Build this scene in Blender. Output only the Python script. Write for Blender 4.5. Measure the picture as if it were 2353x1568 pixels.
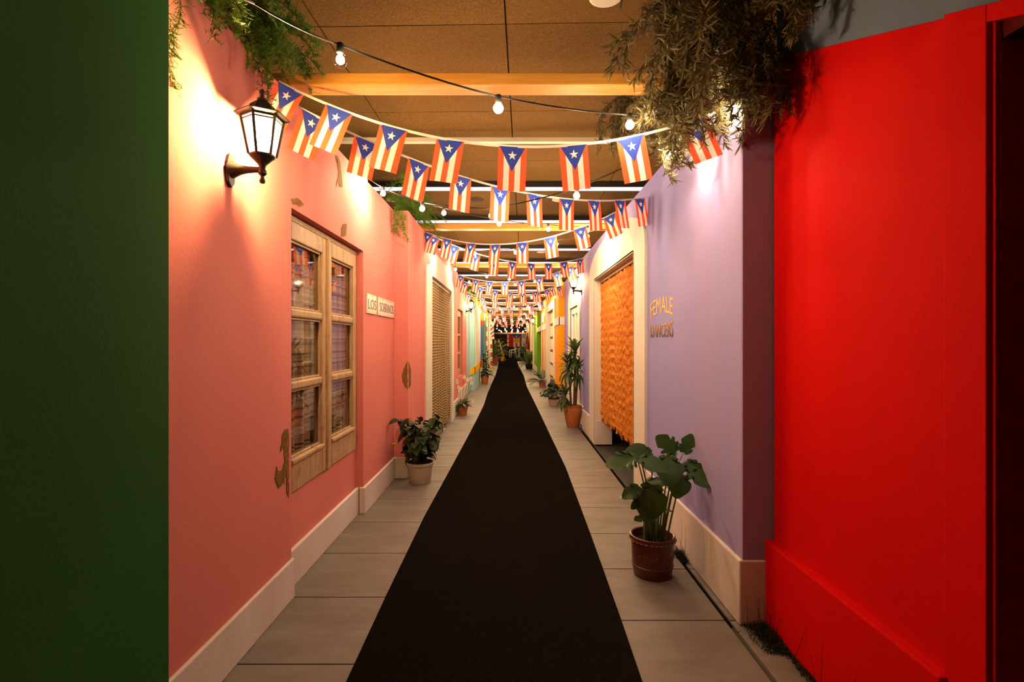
import bpy, bmesh, math, random
from mathutils import Vector, Matrix, Euler
for o in list(bpy.data.objects): bpy.data.objects.remove(o, do_unlink=True)
scn = bpy.context.scene
C = scn.collection
PI = math.pi
R = random.Random(7)
F = 18/36*2353          # focal length in pixels; camera level, eye height 1.45 m
H = 1.45
# ------------------------------------------------------------------ camera, world, exposure
cam_d = bpy.data.cameras.new('camera'); cam_d.lens = 18; cam_d.sensor_width = 36
cam_d.clip_start = .02; cam_d.clip_end = 200
cam = bpy.data.objects.new('camera', cam_d); C.objects.link(cam)
cam.location = (0, 0, H); cam.rotation_euler = (PI/2, 0, 0)
scn.camera = cam
wd = bpy.data.worlds.new('world'); scn.world = wd; wd.use_nodes = True
wd.node_tree.nodes['Background'].inputs[0].default_value = (.02, .016, .012, 1)
wd.node_tree.nodes['Background'].inputs[1].default_value = .6
vs = scn.view_settings
vs.view_transform = 'Standard'; vs.look = 'None'; vs.gamma = 1; vs.exposure = 0.0
vs.use_curve_mapping = False
cy = scn.cycles
cy.use_denoising = True; cy.use_light_tree = True
cy.max_bounces = 4; cy.diffuse_bounces = 2; cy.glossy_bounces = 2; cy.adaptive_threshold = .1; cy.adaptive_min_samples = 16; cy.transparent_max_bounces = 8
cy.sample_clamp_indirect = 4.0; cy.caustics_reflective = False; cy.caustics_refractive = False
BULB_L = 1050.0           # radiance of the string-light bulbs
LANT_L = 5600.0           # radiance of the lantern bulbs
BULB_C = (1.0, .68, .37)

def W(x, y, d):
    """point of the place that stands d metres ahead of the eye in the direction of photo point x, y"""
    return Vector(((x-1176.5)/F*d, d, H+(784-y)/F*d))

# ------------------------------------------------------------------ materials
class NT:
    def __init__(s, name):
        s.m = bpy.data.materials.new(name); s.m.use_nodes = True
        s.t = s.m.node_tree; s.t.nodes.clear()
        s.out = s.t.nodes.new('ShaderNodeOutputMaterial')
    def n(s, typ, ins=None, **kw):
        nd = s.t.nodes.new('ShaderNode'+typ)
        for k, v in kw.items(): setattr(nd, k, v)
        for k, v in (ins or {}).items():
            sock = nd.inputs[k]
            if isinstance(v, bpy.types.NodeSocket): s.t.links.new(v, sock)
            else:
                if isinstance(v, (tuple, list)) and sock.type == 'RGBA' and len(v) == 3: v = (*v, 1)
                sock.default_value = v
        return nd
    def math(s, op, a, b=None, c=None, clamp=False):
        ins = {0: a}
        if b is not None: ins[1] = b
        if c is not None: ins[2] = c
        nd = s.n('Math', ins, operation=op); nd.use_clamp = clamp
        return nd.outputs[0]
    def mix(s, f, a, b, blend='MIX'):
        nd = s.n('Mix', None, data_type='RGBA', blend_type=blend)
        for sock, v in ((nd.inputs[0], f), (nd.inputs[6], a), (nd.inputs[7], b)):
            if isinstance(v, bpy.types.NodeSocket): s.t.links.new(v, sock)
            else: sock.default_value = (*v, 1) if isinstance(v, (tuple, list)) and len(v) == 3 else v
        return nd.outputs[2]
    def end(s, shader):
        s.t.links.new(shader, s.out.inputs[0]); return s.m
    def coord(s, which='Object'): return s.n('TexCoord').outputs[which]
    def noise(s, vec, scale, detail=3, rough=.55, dist=0):
        return s.n('TexNoise', {'Vector': vec, 'Scale': scale, 'Detail': detail, 'Roughness': rough, 'Distortion': dist}).outputs[0]
    def ramp(s, f, a, b): return s.n('MapRange', {0: f, 1: a, 2: b}).outputs[0]
    def map(s, vec, sc): return s.n('Mapping', {0: vec, 3: sc}).outputs[0]

MATS = {}
def paint(name, c, c2=None, rough=.75, bump=.12, sc=3.0, stretch=(1, 1, .35), amt=.5, fine=70, spec=.06):
    if name in MATS: return MATS[name]
    k = NT(name); v = k.n('NewGeometry').outputs['Position']
    c2 = c2 or tuple(x*.86 for x in c)
    f = k.ramp(k.noise(k.map(v, stretch), sc, 5, .6), .35, .68)
    col = k.mix(k.math('MULTIPLY', f, amt), c, c2)
    b = k.n('Bump', {'Height': k.noise(v, fine, 3), 'Strength': bump, 'Distance': .01})
    p = k.n('BsdfPrincipled', {'Base Color': col, 'Roughness': rough, 'Normal': b.outputs[0], 'Specular IOR Level': spec})
    MATS[name] = k.end(p.outputs[0]); return MATS[name]
def plain(name, c, rough=.5, metal=0, spec=.5):
    if name in MATS: return MATS[name]
    k = NT(name); v = k.coord()
    col = k.mix(k.math('MULTIPLY', k.noise(v, 9, 3), .35), c, tuple(x*.6 for x in c))
    p = k.n('BsdfPrincipled', {'Base Color': col, 'Roughness': rough, 'Metallic': metal, 'Specular IOR Level': spec})
    MATS[name] = k.end(p.outputs[0]); return MATS[name]
def emit(name, c, s):
    k = NT(name); MATS[name] = k.end(k.n('Emission', {0: c, 1: s}).outputs[0]); return MATS[name]
def leafmat(name, c, c2, trans=.3, rough=.4):
    k = NT(name); v = k.coord(); rnd = k.n('ObjectInfo').outputs['Random']
    f = k.math('ADD', k.math('MULTIPLY', k.noise(v, 14, 2), .6), k.math('MULTIPLY', rnd, .45), clamp=True)
    col = k.mix(f, c, c2)
    p = k.n('BsdfPrincipled', {'Base Color': col, 'Roughness': rough, 'Specular IOR Level': .4})
    t = k.n('BsdfTranslucent', {0: col})
    MATS[name] = k.end(k.n('MixShader', {0: trans, 1: p.outputs[0], 2: t.outputs[0]}).outputs[0]); return MATS[name]

M_pink = paint('pink_plaster', (.68, .225, .215), (.62, .17, .16), sc=1.6)
M_lav = paint('lavender_plaster', (.29, .30, .72), (.44, .32, .52), sc=1.3, stretch=(1, 1, .22), amt=.6)
M_red = paint('red_plaster', (.64, .003, .0025), (.52, .0025, .002), sc=1.5)
M_green = paint('green_plaster', (.030, .125, .030), (.024, .10, .028), sc=2.0)
M_slate = paint('slate_blue_plaster', (.135, .205, .36), (.14, .155, .20), sc=1.5)
M_white = paint('white_plaster', (.74, .71, .68), (.66, .61, .57), sc=2.0, amt=.5)
M_wbase = paint('white_baseboard', (.72, .66, .68), (.56, .48, .45), sc=2.4, stretch=(1, 1, .2), amt=.6)
M_orange = paint('orange_plaster', (.88, .36, .012), (.80, .30, .01), sc=2)
M_yellow = paint('yellow_paint', (.85, .50, .02), sc=2)
M_blue = paint('light_blue_plaster', (.36, .62, .70), (.30, .55, .62), sc=2)
M_pale = paint('pale_plaster', (.72, .76, .72), (.6, .66, .64), sc=2)
M_leaf_g = paint('leaf_green_plaster', (.16, .42, .03), sc=2)
M_lime = paint('lime_plaster', (.50, .60, .22), sc=2)
M_cream = paint('cream_paint', (.85, .76, .52), sc=2)
M_teal = paint('teal_paint', (.12, .34, .28), sc=2)
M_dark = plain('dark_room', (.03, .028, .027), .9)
M_floor0 = plain('dark_subfloor', (.035, .034, .035), .8)
M_blackmetal = plain('black_metal', (.022, .018, .015), .45, .3)
M_cable = plain('black_cable', (.012, .012, .012), .5)
M_ribbon = plain('white_ribbon', (.75, .7, .68), .7)
M_terra = paint('terracotta', (.52, .17, .06), (.40, .12, .04), rough=.7, sc=9, stretch=(1, 1, 1))
M_brownpot = paint('brown_glazed_clay', (.11, .028, .012), (.07, .018, .01), rough=.35, sc=12, stretch=(1, 1, 1), spec=.5)
M_brownrel = plain('worn_glaze', (.30, .11, .04), .5)
M_beige = paint('beige_plastic', (.52, .44, .37), (.42, .35, .28), rough=.5, sc=8, stretch=(1, 1, 1))
M_soil = paint('soil', (.03, .02, .013), rough=.95, sc=40, bump=.8)
M_stem = plain('green_stem', (.10, .16, .045), .5)
M_bark = paint('bark', (.12, .075, .045), (.06, .035, .02), rough=.9, sc=25, bump=.6, stretch=(1, 1, .3))
M_wood = None
k = NT('pale_timber'); v = k.coord('Object')
g = k.noise(k.map(v, (1.2, 18, 18)), 2.2, 5, .6, .8)
col = k.mix(k.ramp(g, .3, .7), (.70, .36, .075), (.52, .235, .035))
kn = k.ramp(k.noise(k.map(v, (1, 6, 6)), 2.1, 1), .70, .76)
col = k.mix(k.math('MULTIPLY', kn, .6), col, (.22, .10, .03))
b = k.n('Bump', {'Height': g, 'Strength': .15, 'Distance': .01})
M_wood = k.end(k.n('BsdfPrincipled', {'Base Color': col, 'Roughness': .55, 'Normal': b.outputs[0]}).outputs[0])
k = NT('weathered_window_wood'); v = k.coord('Object')
g = k.noise(k.map(v, (14, 14, 2)), 3, 5, .65, .5)
col = k.mix(k.ramp(g, .3, .72), (.50, .345, .20), (.30, .18, .09))
w = k.ramp(k.noise(v, 7, 6, .7), .58, .72)
col = k.mix(w, col, (.17, .09, .04))
b = k.n('Bump', {'Height': g, 'Strength': .35, 'Distance': .01})
M_oldwood = k.end(k.n('BsdfPrincipled', {'Base Color': col, 'Roughness': .6, 'Normal': b.outputs[0]}).outputs[0])
k = NT('paver_tile'); v = k.n('NewGeometry').outputs['Position']; rnd = k.n('ObjectInfo').outputs['Random']
g = k.noise(k.map(v, (1, 2.5, 1)), 2.3, 6, .65, .6)
col = k.mix(k.ramp(g, .32, .70), (.185, .168, .165), (.105, .093, .09))
st = k.ramp(k.noise(k.map(v, (2, 1, 1)), 5.5, 4, .6), .55, .75)
col = k.mix(k.math('MULTIPLY', st, .3), col, (.19, .14, .115))
col = k.mix(k.math('MULTIPLY', rnd, .25), col, (.18, .17, .165))
b = k.n('Bump', {'Height': k.noise(v, 120, 3), 'Strength': .15, 'Distance': .004})
M_tile = k.end(k.n('BsdfPrincipled', {'Base Color': col, 'Roughness': .55, 'Normal': b.outputs[0]}).outputs[0])
k = NT('black_carpet'); v = k.n('NewGeometry').outputs['Position']
col = k.mix(k.ramp(k.noise(v, 160, 2), .35, .7), (.004, .0035, .0032), (.013, .011, .010))
b = k.n('Bump', {'Height': k.noise(v, 220, 2), 'Strength': .5, 'Distance': .006})
M_carpet = k.end(k.n('BsdfPrincipled', {'Base Color': col, 'Roughness': .95, 'Normal': b.outputs[0], 'Specular IOR Level': 0.0}).outputs[0])
k = NT('wood_wool_panel'); v = k.n('NewGeometry').outputs['Position']; rnd = k.n('ObjectInfo').outputs['Random']
col = k.mix(k.ramp(k.noise(v, 95, 4, .75), .36, .66), (.235, .135, .040), (.11, .06, .015))
col = k.mix(k.math('MULTIPLY', rnd, .3), col, (.19, .11, .035))
b = k.n('Bump', {'Height': k.noise(v, 180, 3), 'Strength': .5, 'Distance': .006})
M_panel = k.end(k.n('BsdfPrincipled', {'Base Color': col, 'Roughness': .9, 'Normal': b.outputs[0], 'Specular IOR Level': .1}).outputs[0])
k = NT('clear_pane'); fr = k.n('LayerWeight', {0: .5})
M_glass = k.end(k.n('MixShader', {0: k.math('ADD', k.math('MULTIPLY', k.math('POWER', fr.outputs['Facing'], 3.0), .55), .05, clamp=True),
    1: k.n('BsdfTransparent', {0: (.93, .93, .92)}).outputs[0], 2: k.n('BsdfGlossy', {0: (1, 1, 1), 'Roughness': .015}).outputs[0]}).outputs[0])
k = NT('rippled_lantern_glass'); v = k.coord()
rp = k.ramp(k.noise(v, 40, 3, .6, 1.5), .3, .7)
tr = k.n('MixShader', {0: k.math('MULTIPLY', k.math('ADD', rp, .3), .22), 1: k.n('BsdfTransparent', {0: (1, .97, .93)}).outputs[0],
    2: k.n('BsdfTranslucent', {0: (.95, .9, .82)}).outputs[0]})
M_lglass = k.end(k.n('MixShader', {0: .06, 1: tr.outputs[0], 2: k.n('BsdfGlossy', {'Roughness': .1}).outputs[0]}).outputs[0])
M_bulb = emit('lit_bulb', BULB_C, BULB_L)
M_fil = emit('lit_filament', BULB_C, BULB_L*.55)
M_bulb_dim = emit('lit_dim_bulb', BULB_C, BULB_L*.5)
M_lbulb = emit('lit_lantern_bulb', (1, .58, .22), LANT_L)
M_led = emit('lit_white_diffuser', (.92, .90, 1.0), 2.2)
M_cedge = plain('cream_metal', (.78, .72, .62), .5)
# flag: five vertical stripes, blue triangle, white star (flat print)
def flag_mat():
    k = NT('flag_print'); uv = k.n('SeparateXYZ', {0: k.n('UVMap').outputs[0]})
    u, v = uv.outputs[0], uv.outputs[1]          # v measured from the top
    band = k.math('MODULO', k.math('FLOOR', k.math('MULTIPLY', u, 5)), 2)
    col = k.mix(k.math('LESS_THAN', band, .5), (.78, .76, .74), (.84, .12, .05))
    du = k.math('ABSOLUTE', k.math('SUBTRACT', u, .5))
    lim = k.math('MULTIPLY', k.math('SUBTRACT', 1.0, k.math('DIVIDE', v, .56)), .46)
    col = k.mix(k.math('LESS_THAN', du, lim), col, (.035, .065, .40))
    x = k.math('SUBTRACT', u, .5); y = k.math('MULTIPLY', k.math('SUBTRACT', .20, v), 1.53)
    r = k.math('SQRT', k.math('ADD', k.math('MULTIPLY', x, x), k.math('MULTIPLY', y, y)))
    a = k.math('ARCTAN2', x, y)
    s = k.math('ABSOLUTE', k.math('SUBTRACT', k.math('FLOORED_MODULO', k.math('ADD', a, PI/5), 2*PI/5), PI/5))
    px = k.math('MULTIPLY', r, k.math('COSINE', s)); py = k.math('MULTIPLY', r, k.math('SINE', s))
    Ro, ri = .165, .064
    ex, ey = ri*math.cos(PI/5)-Ro, ri*math.sin(PI/5)
    cr = k.math('SUBTRACT', k.math('MULTIPLY', py, ex), k.math('MULTIPLY', k.math('SUBTRACT', px, Ro), ey))
    col = k.mix(k.math('GREATER_THAN', cr, 0), col, (.82, .80, .78))
    d = k.n('BsdfDiffuse', {0: col}); t = k.n('BsdfTranslucent', {0: col})
    return k.end(k.n('MixShader', {0: .48, 1: d.outputs[0], 2: t.outputs[0]}).outputs[0])
M_flag = flag_mat()

# ------------------------------------------------------------------ mesh helpers
class MB:
    def __init__(s): s.v = []; s.f = []; s.mi = []; s.uv = None; s.sm = False
    def add(s, vs, fs, mi=0):
        o = len(s.v); s.v += [tuple(p) for p in vs]
        for f in fs: s.f.append(tuple(i+o for i in f)); s.mi.append(mi)
        return s
    def box(s, x0, x1, y0, y1, z0, z1, mi=0):
        if x0 > x1: x0, x1 = x1, x0
        if y0 > y1: y0, y1 = y1, y0
        vs = [(x, y, z) for z in (z0, z1) for y in (y0, y1) for x in (x0, x1)]
        return s.add(vs, [(0, 2, 3, 1), (4, 5, 7, 6), (0, 1, 5, 4), (2, 6, 7, 3), (0, 4, 6, 2), (1, 3, 7, 5)], mi)
    def prism(s, poly, axis, a, b, mi=0):
        """poly of (p,q) extruded along axis from a to b"""
        n = len(poly)
        def pt(p, q, w): return {'x': (w, p, q), 'y': (p, w, q), 'z': (p, q, w)}[axis]
        vs = [pt(p, q, a) for p, q in poly]+[pt(p, q, b) for p, q in poly]
        fs = [tuple(range(n))[::-1], tuple(range(n, 2*n))]+[(i, (i+1) % n, n+(i+1) % n, n+i) for i in range(n)]
        return s.add(vs, fs, mi)
    def tube(s, pts, rad, n=6, mi=0, cap=True):
        pts = [Vector(p) for p in pts]; m = len(pts)
        rs = rad if isinstance(rad, (list, tuple)) else [rad]*m
        vs = []; up = Vector((.13, .31, .94)).normalized()
        for i, p in enumerate(pts):
            t = (pts[min(i+1, m-1)]-pts[max(i-1, 0)])
            t = t.normalized() if t.length > 1e-9 else Vector((0, 0, 1))
            a = t.cross(up); a = a.normalized() if a.length > 1e-4 else t.cross(Vector((1, 0, 0))).normalized()
            b = t.cross(a)
            for j in range(n):
                an = 2*PI*j/n; vs.append(p+(a*math.cos(an)+b*math.sin(an))*rs[i])
        fs = [(i*n+j, i*n+(j+1) % n, (i+1)*n+(j+1) % n, (i+1)*n+j) for i in range(m-1) for j in range(n)]
        if cap: fs += [tuple(range(n))[::-1], tuple(range((m-1)*n, m*n))]
        return s.add(vs, fs, mi)
    def lathe(s, prof, n=16, c=(0, 0, 0), rot=0, mi=0, cap=True):
        vs = []; m = len(prof)
        for r, z in prof:
            for j in range(n):
                a = 2*PI*j/n+rot; vs.append((c[0]+r*math.cos(a), c[1]+r*math.sin(a), c[2]+z))
        fs = [(i*n+j, i*n+(j+1) % n, (i+1)*n+(j+1) % n, (i+1)*n+j) for i in range(m-1) for j in range(n)]
        if cap: fs += [tuple(range(n))[::-1], tuple(range((m-1)*n, m*n))]
        return s.add(vs, fs, mi)
    def mesh(s, name, mat, smooth=None):
        me = bpy.data.meshes.new(name); me.from_pydata(s.v, [], s.f)
        for m in (mat if isinstance(mat, (list, tuple)) else [mat]): me.materials.append(m)
        if any(s.mi): me.polygons.foreach_set('material_index', s.mi)
        bm = bmesh.new(); bm.from_mesh(me); bmesh.ops.recalc_face_normals(bm, faces=bm.faces); bm.to_mesh(me); bm.free()
        if smooth if smooth is not None else s.sm:
            me.shade_smooth()
            try: me.set_sharp_from_angle(angle=.7)
            except Exception: pass
        me.update(); return me
    def build(s, name, mat, parent=None, smooth=None, **kw):
        return link(name, s.mesh(name, mat, smooth), parent, **kw)
def link(name, me, parent=None, loc=None, rot=None, mat4=None, bev=0):
    o = bpy.data.objects.new(name, me); C.objects.link(o)
    if parent: o.parent = parent
    if mat4 is not None: o.matrix_local = mat4
    if loc is not None: o.location = loc
    if rot is not None: o.rotation_euler = rot
    if bev:
        b = o.modifiers.new('bevel', 'BEVEL'); b.width = bev; b.segments = 2; b.limit_method = 'ANGLE'
    return o
def tag(o, label=None, cat=None, group=None, kind=None):
    if label: o['label'] = label
    if cat: o['category'] = cat
    if group: o['group'] = group
    if kind: o['kind'] = kind
    return o
def thing(name, label, cat, loc=(0, 0, 0), rz=0, group=None):
    o = bpy.data.objects.new(name, None); C.objects.link(o); o.empty_display_size = .1
    o.location = loc; o.rotation_euler = (0, 0, rz)
    return tag(o, label, cat, group)
def struct(name, mb, mat, label, cat, bev=0, smooth=None):
    return tag(mb.build(name, mat, None, smooth, bev=bev), label, cat, None, 'structure')
def frame(pos, d, up=(0, 0, 1), s=1.0):
    """matrix with local x along d and local z near up"""
    x = Vector(d).normalized(); z = Vector(up)
    y = z.cross(x)
    if y.length < 1e-4: y = Vector((0, 1, 0)).cross(x)
    y.normalize(); z = x.cross(y)
    m = Matrix((x, y, z)).transposed().to_4x4()
    return Matrix.Translation(pos) @ m @ Matrix.Scale(s, 4)

# ------------------------------------------------------------------ floor, carpet, ceiling
XL, XR = -1.25, 1.175          # near wall faces
floor = struct('floor', MB().box(-4, 4, -3, 51, -.12, -.02), M_floor0, 'dark floor under the pale grey paving tiles of the passage', 'floor')
T = .6
def tile_mesh(wd):
    m = MB().box(.004, wd-.004, .004, T-.004, -.02, 0); return m.mesh('tile', M_tile)
tl = tile_mesh(1.25); tr_ = tile_mesh(1.107); tn = tile_mesh(.30)
D0 = 2.894-5*T+.002            # joint on the left side at the photo's dark joint
for i in range(62):
    y = D0+i*T
    if y > 36.5: break
    link('tile', tl, floor, (-1.30, y, 0)); link('tile', tr_, floor, (0.0, y-.24 if i % 1 == 0 else y, 0))
for i in range(9):
    link('tile', tn, floor, (1.125, D0+i*T-.24-2*T, -.001))
stripe = struct('trim_1', MB().box(1.108, 1.142, 2.62, 8.3, -.03, -.012), M_carpet, 'black gap strip between paving tiles and lavender wall foot', 'floor trim')
cl = [(-1.2, -.70), (2.176, -.702), (2.894, -.713), (4.23, -.721), (5.79, -.694), (7.9, -.663), (9.6, -.645), (11.6, -.636), (14, -.672), (18, -.69), (22, -.70), (28, -.78), (36.6, -.95)]
cr = [(-1.2, .52), (2.176, .552), (2.66, .565), (3.776, .586), (5.84, .613), (7.55, .589), (10, .56), (12.5, .523), (16.1, .468), (21.3, .49), (27, .42), (31.6, .38), (36.6, .36)]
m = MB(); n = len(cl)
vs = [(x, y, .001) for y, x in cl]+[(x, y, .001) for y, x in cr]+[(x, y, .009) for y, x in cl]+[(x, y, .009) for y, x in cr]
fs = []
for i in range(n-1):
    fs += [(2*n+i, 2*n+i+1, 3*n+i+1, 3*n+i), (i, i+1, 2*n+i+1, 2*n+i), (n+i, n+i+1, 3*n+i+1, 3*n+i)]
m.add(vs, fs)
carpet = tag(m.build('carpet_runner', M_carpet), 'long black carpet runner laid down the middle of the passage', 'carpet')
tag(MB().box(-3, 3, 36.6, 50, -.019, .004).build('end_carpet', M_carpet), 'dark carpet around the white chairs at the far end', 'carpet')

ZC = 3.47
ceil = struct('ceiling', MB().box(-4.5, 4.5, -3, 51, ZC+.03, ZC+.15), M_dark, 'brown panelled ceiling above the passage', 'ceiling')
PW, PL = 1.2, 1.235
def panel_mesh(l): return MB().box(.005, PW-.005, .004, l-.004, 0, .035).mesh('panel', M_panel)
pm = panel_mesh(PL)
rotc = Matrix.Rotation(-.0242, 4, 'Z')
for j in range(-4, 18):
    for i in range(-3, 3):
        p = rotc @ Vector((-.118+i*PW, 3.26+j*PL-2*PL, ZC))
        link('panel', pm, ceil, mat4=Matrix.Translation(p) @ rotc)
for i in range(-3, 3):                        # far strips, too far to tell panels apart
    far = panel_mesh(51-24.3)
    p = rotc @ Vector((-.118+i*PW, 3.26+16*PL, ZC))
    link('panel', far, ceil, mat4=Matrix.Translation(p) @ rotc)
# ------------------------------------------------------------------ left side walls
ZT = 2.83
# near green wall
struct('wall_left', MB().box(-1.04, -1.45, -3, 1.556, 0, 3.2), M_green, 'dark green plaster wall closest on the left', 'wall', bev=.006)
# pink facade with the window niche
NX = -1.31
m = MB()
m.box(XL, -1.7, 1.1, 2.9, 0, ZT); m.box(XL, -1.7, 4.30, 5.42, 0, ZT)
m.box(XL, -1.7, 2.9, 4.30, 2.206, ZT); m.box(NX, -1.7, 2.9, 4.30, 0, .545)
m.box(-1.62, -1.7, 2.9, 4.30, .545, 2.206)
wp = struct('wall_left', m, M_pink, 'pink plaster facade with the tall casement window', 'wall')
m = MB()
m.box(XL, -1.23, 1.1, 2.9, 0, .222); m.box(NX, -1.285, 2.88, 4.30, 0, .222); m.box(XL-.03, -1.23, 4.285, 5.42, 0, .222)
m.box(-1.285, -1.23, 2.89, 2.905, 0, .222)
m.box(-1.25, -1.10, 5.392, 5.42, 0, .222)
struct('baseboard_left', m, M_wbase, 'white baseboard along the foot of the pink window facade', 'baseboard', bev=.006)
# plaster chips in the wall
M_chip = paint('bare_brown_render', (.26, .14, .05), (.15, .085, .03), rough=.95, sc=14, bump=.8, stretch=(1, 1, 1), amt=1)
def chip(parent, X, pts, side=1):
    """ragged patch on a wall face X, outline of (y, z)"""
    pp = []
    for i in range(len(pts)):
        a, b_ = Vector(pts[i]), Vector(pts[(i+1) % len(pts)])
        nn = max(2, int((b_-a).length/.012))
        for q in range(nn):
            p = a.lerp(b_, q/nn); pp.append((p.x+R.uniform(-.006, .006), p.y+R.uniform(-.006, .006)))
    MB().prism(pp, 'x', X-.004*side, X+.003*side).build('bare_plaster_patch', M_chip, parent)
def wy(x, X): return X*F/(x-1176.5)
def wz(y, d): return H+(784-y)/F*d
def wallpts(X, l): return [(wy(x, X), wz(y, wy(x, X))) for x, y in l]
chip(wp, XL, wallpts(XL, [(655, 985), (663, 985), (663, 1148), (659, 1130), (656, 1075), (652, 1110), (641, 1122), (632, 1100), (634, 1075), (645, 1085), (654, 1060), (650, 1030), (644, 1037), (648, 1000)]))
chip(wp, XL, wallpts(XL, [(787, 516), (796, 516), (795, 542), (783, 545), (784, 528)]))
chip(wp, XL, wallpts(XL, [(668, 458), (683, 455), (697, 470), (690, 476), (672, 468)]))
chip(wp, XL, wallpts(XL, [(770, 358), (778, 362), (782, 380), (787, 430), (780, 428), (776, 412), (772, 430), (778, 400), (775, 378)]))
# casement window: two leaves of three panes
win = tag(bpy.data.objects.new('window_1', None), 'weathered wooden casement window with six panes in the pink wall', 'window', None, 'structure'); C.objects.link(win)
win.location = (NX, 2.9, .545)
WW, WH = 1.40, 1.655
m = MB()
m.box(0.005, -.06, 0, .035, 0, WH); m.box(.005, -.06, WW-.035, WW, 0, WH); m.box(.005, -.06, .035, WW-.035, WH-.035, WH)
m.build('window_frame', M_oldwood, win, bev=.006)
def leaf_frame(y0, y1):
    z0, z1 = .003, WH-.038
    g = MB(); s = .075
    g.box(.012, -.045, y0, y0+s, z0, z1); g.box(.012, -.045, y1-s, y1, z0, z1)
    g.box(.012, -.045, y0+s, y1-s, z0, z0+.20); g.box(.012, -.045, y0+s, y1-s, z1-.11, z1)
    lf = g.build('casement', M_oldwood, win, bev=.008)
    a, b_ = z0+.20, z1-.11
    zs = [a+(b_-a)*i/3 for i in range(4)]
    for q in (1, 2):
        MB().box(.012, -.04, y0+s, y1-s, zs[q]-.026, zs[q]+.026).build('glazing_bar', M_oldwood, lf, bev=.012)
    MB().box(.026, .010, y0+s-.01, y1-s+.01, a-.03, a).build('glazing_bar', M_oldwood, lf, bev=.01)
    for q in range(3):
        MB().box(-.020, -.024, y0+s, y1-s, zs[q]+(.026 if q else 0), zs[q+1]-(.026 if q < 2 else 0)).build('pane', M_glass, lf)
    # inner moulding round the panes
    g = MB()
    for q in range(3):
        lo, hi = zs[q]+(.026 if q else 0), zs[q+1]-(.026 if q < 2 else 0)
        g.box(-.002, -.018, y0+s, y0+s+.016, lo, hi); g.box(-.002, -.018, y1-s-.016, y1-s, lo, hi)
        g.box(-.002, -.018, y0+s+.016, y1-s-.016, hi-.014, hi); g.box(-.002, -.018, y0+s+.016, y1-s-.016, lo, lo+.014)
    g.build('moulding', M_oldwood, lf, bev=.004)
leaf_frame(.037, .685); leaf_frame(.715, WW-.037)
MB().box(.028, -.04, .682, .718, .002, WH-.036).build('centre_post', M_oldwood, win, bev=.01)
# plaid curtain
k = NT('plaid_cloth'); v = k.coord(); sx = k.n('SeparateXYZ', {0: v})
def bands(sock, sc, w): return k.n('TexNoise', {'W': k.math('MULTIPLY', sock, sc), 'Scale': 1.0, 'Detail': 2, 'Roughness': .7}, noise_dimensions='1D').outputs[0]
hz = bands(sx.outputs[2], 11, 0); vt = bands(sx.outputs[1], 17, 0)
col = k.mix(k.ramp(vt, .40, .6), (.80, .55, .32), (.36, .25, .36))
col2 = k.mix(k.ramp(hz, .42, .62), (.85, .60, .36), (.60, .26, .07))
col = k.mix(.55, col, col2)
col = k.mix(k.ramp(bands(sx.outputs[2], 34, 1), .5, .68), col, (.16, .075, .06))
p = k.n('BsdfDiffuse', {0: col}); t = k.n('BsdfTranslucent', {0: col})
M_plaid = k.end(k.n('MixShader', {0: .2, 1: p.outputs[0], 2: t.outputs[0]}).outputs[0])
def drape(name, x, y0, y1, z0, z1, waves, amp, mat, thick=.004, seed=1, nz=10, per=10):
    rr = random.Random(seed); ny = waves*per; vs = []; fs = []
    ph = [rr.uniform(-.6, .6) for _ in range(waves+1)]
    for s in (0, 1):
        for j in range(nz+1):
            for i in range(ny+1):
                t = i/per; a = ph[min(int(t), waves)]
                w = amp*math.sin(2*PI*t+.5*a)+.3*amp*math.sin(2*PI*t*.37+a+j*.06)
                vs.append((x+w+s*thick, y0+(y1-y0)*i/ny+.004*math.sin(j*.8+a*5), z0+(z1-z0)*j/nz))
    row = ny+1; per_s = row*(nz+1)
    for s in (0, 1):
        for j in range(nz):
            for i in range(ny):
                q = s*per_s+j*row+i; fs.append((q, q+1, q+row+1, q+row))
    o = MB().add(vs, fs); o.sm = True
    return o
cur = thing('window_curtain', 'gathered plaid brown and purple curtain behind the casement panes', 'curtain', (-1.385, 2.9, .56))
drape('cloth', 0, .02, 1.38, .0, 1.58, 11, .022, M_plaid).build('cloth', M_plaid, cur, smooth=True)
MB().tube([(0, .0, 1.59), (0, 1.4, 1.59)], .008).build('curtain_rod', M_oldwood, cur)
# pink step and doorway facade
XD = -1.12
DN, DFAR, DZ = 6.93, 9.19, 2.335
m = MB()
m.box(-1.10, -1.7, 5.42, DN, 0, ZT); m.box(-1.10, -1.7, DFAR, 10.4, 0, ZT); m.box(-1.10, -1.7, DN, DFAR, DZ, ZT)
m.box(-1.66, -1.7, DN, DFAR, 0, DZ)
wd_ = struct('wall_left', m, M_pink, 'pink plaster facade with the tan rope-curtain doorway', 'wall')
m = MB().box(-1.11, -1.08, 5.41, 6.47, 0, .222); m.box(-1.11, -1.08, 9.51, 10.41, 0, .3); m.box(-1.25, -1.08, 10.37, 10.41, 0, .3)
struct('baseboard_left', m, M_wbase, 'white baseboard beside the tan rope-curtain doorway', 'baseboard', bev=.006)
chip(wd_, -1.10, wallpts(-1.10, [(938.6, 830), (944, 850), (944, 885), (939, 893)]))
def chipc(parent, Y, pts):
    pp = []
    for i in range(len(pts)):
        a, b_ = Vector(pts[i]), Vector(pts[(i+1) % len(pts)]); nn = max(2, int((b_-a).length/.02))
        for q in range(nn):
            p = a.lerp(b_, q/nn); pp.append((p.x+R.uniform(-.005, .005), p.y+R.uniform(-.008, .008)))
    MB().prism(pp, 'y', Y-.003, Y+.004).build('bare_plaster_patch', M_chip, parent)
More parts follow.
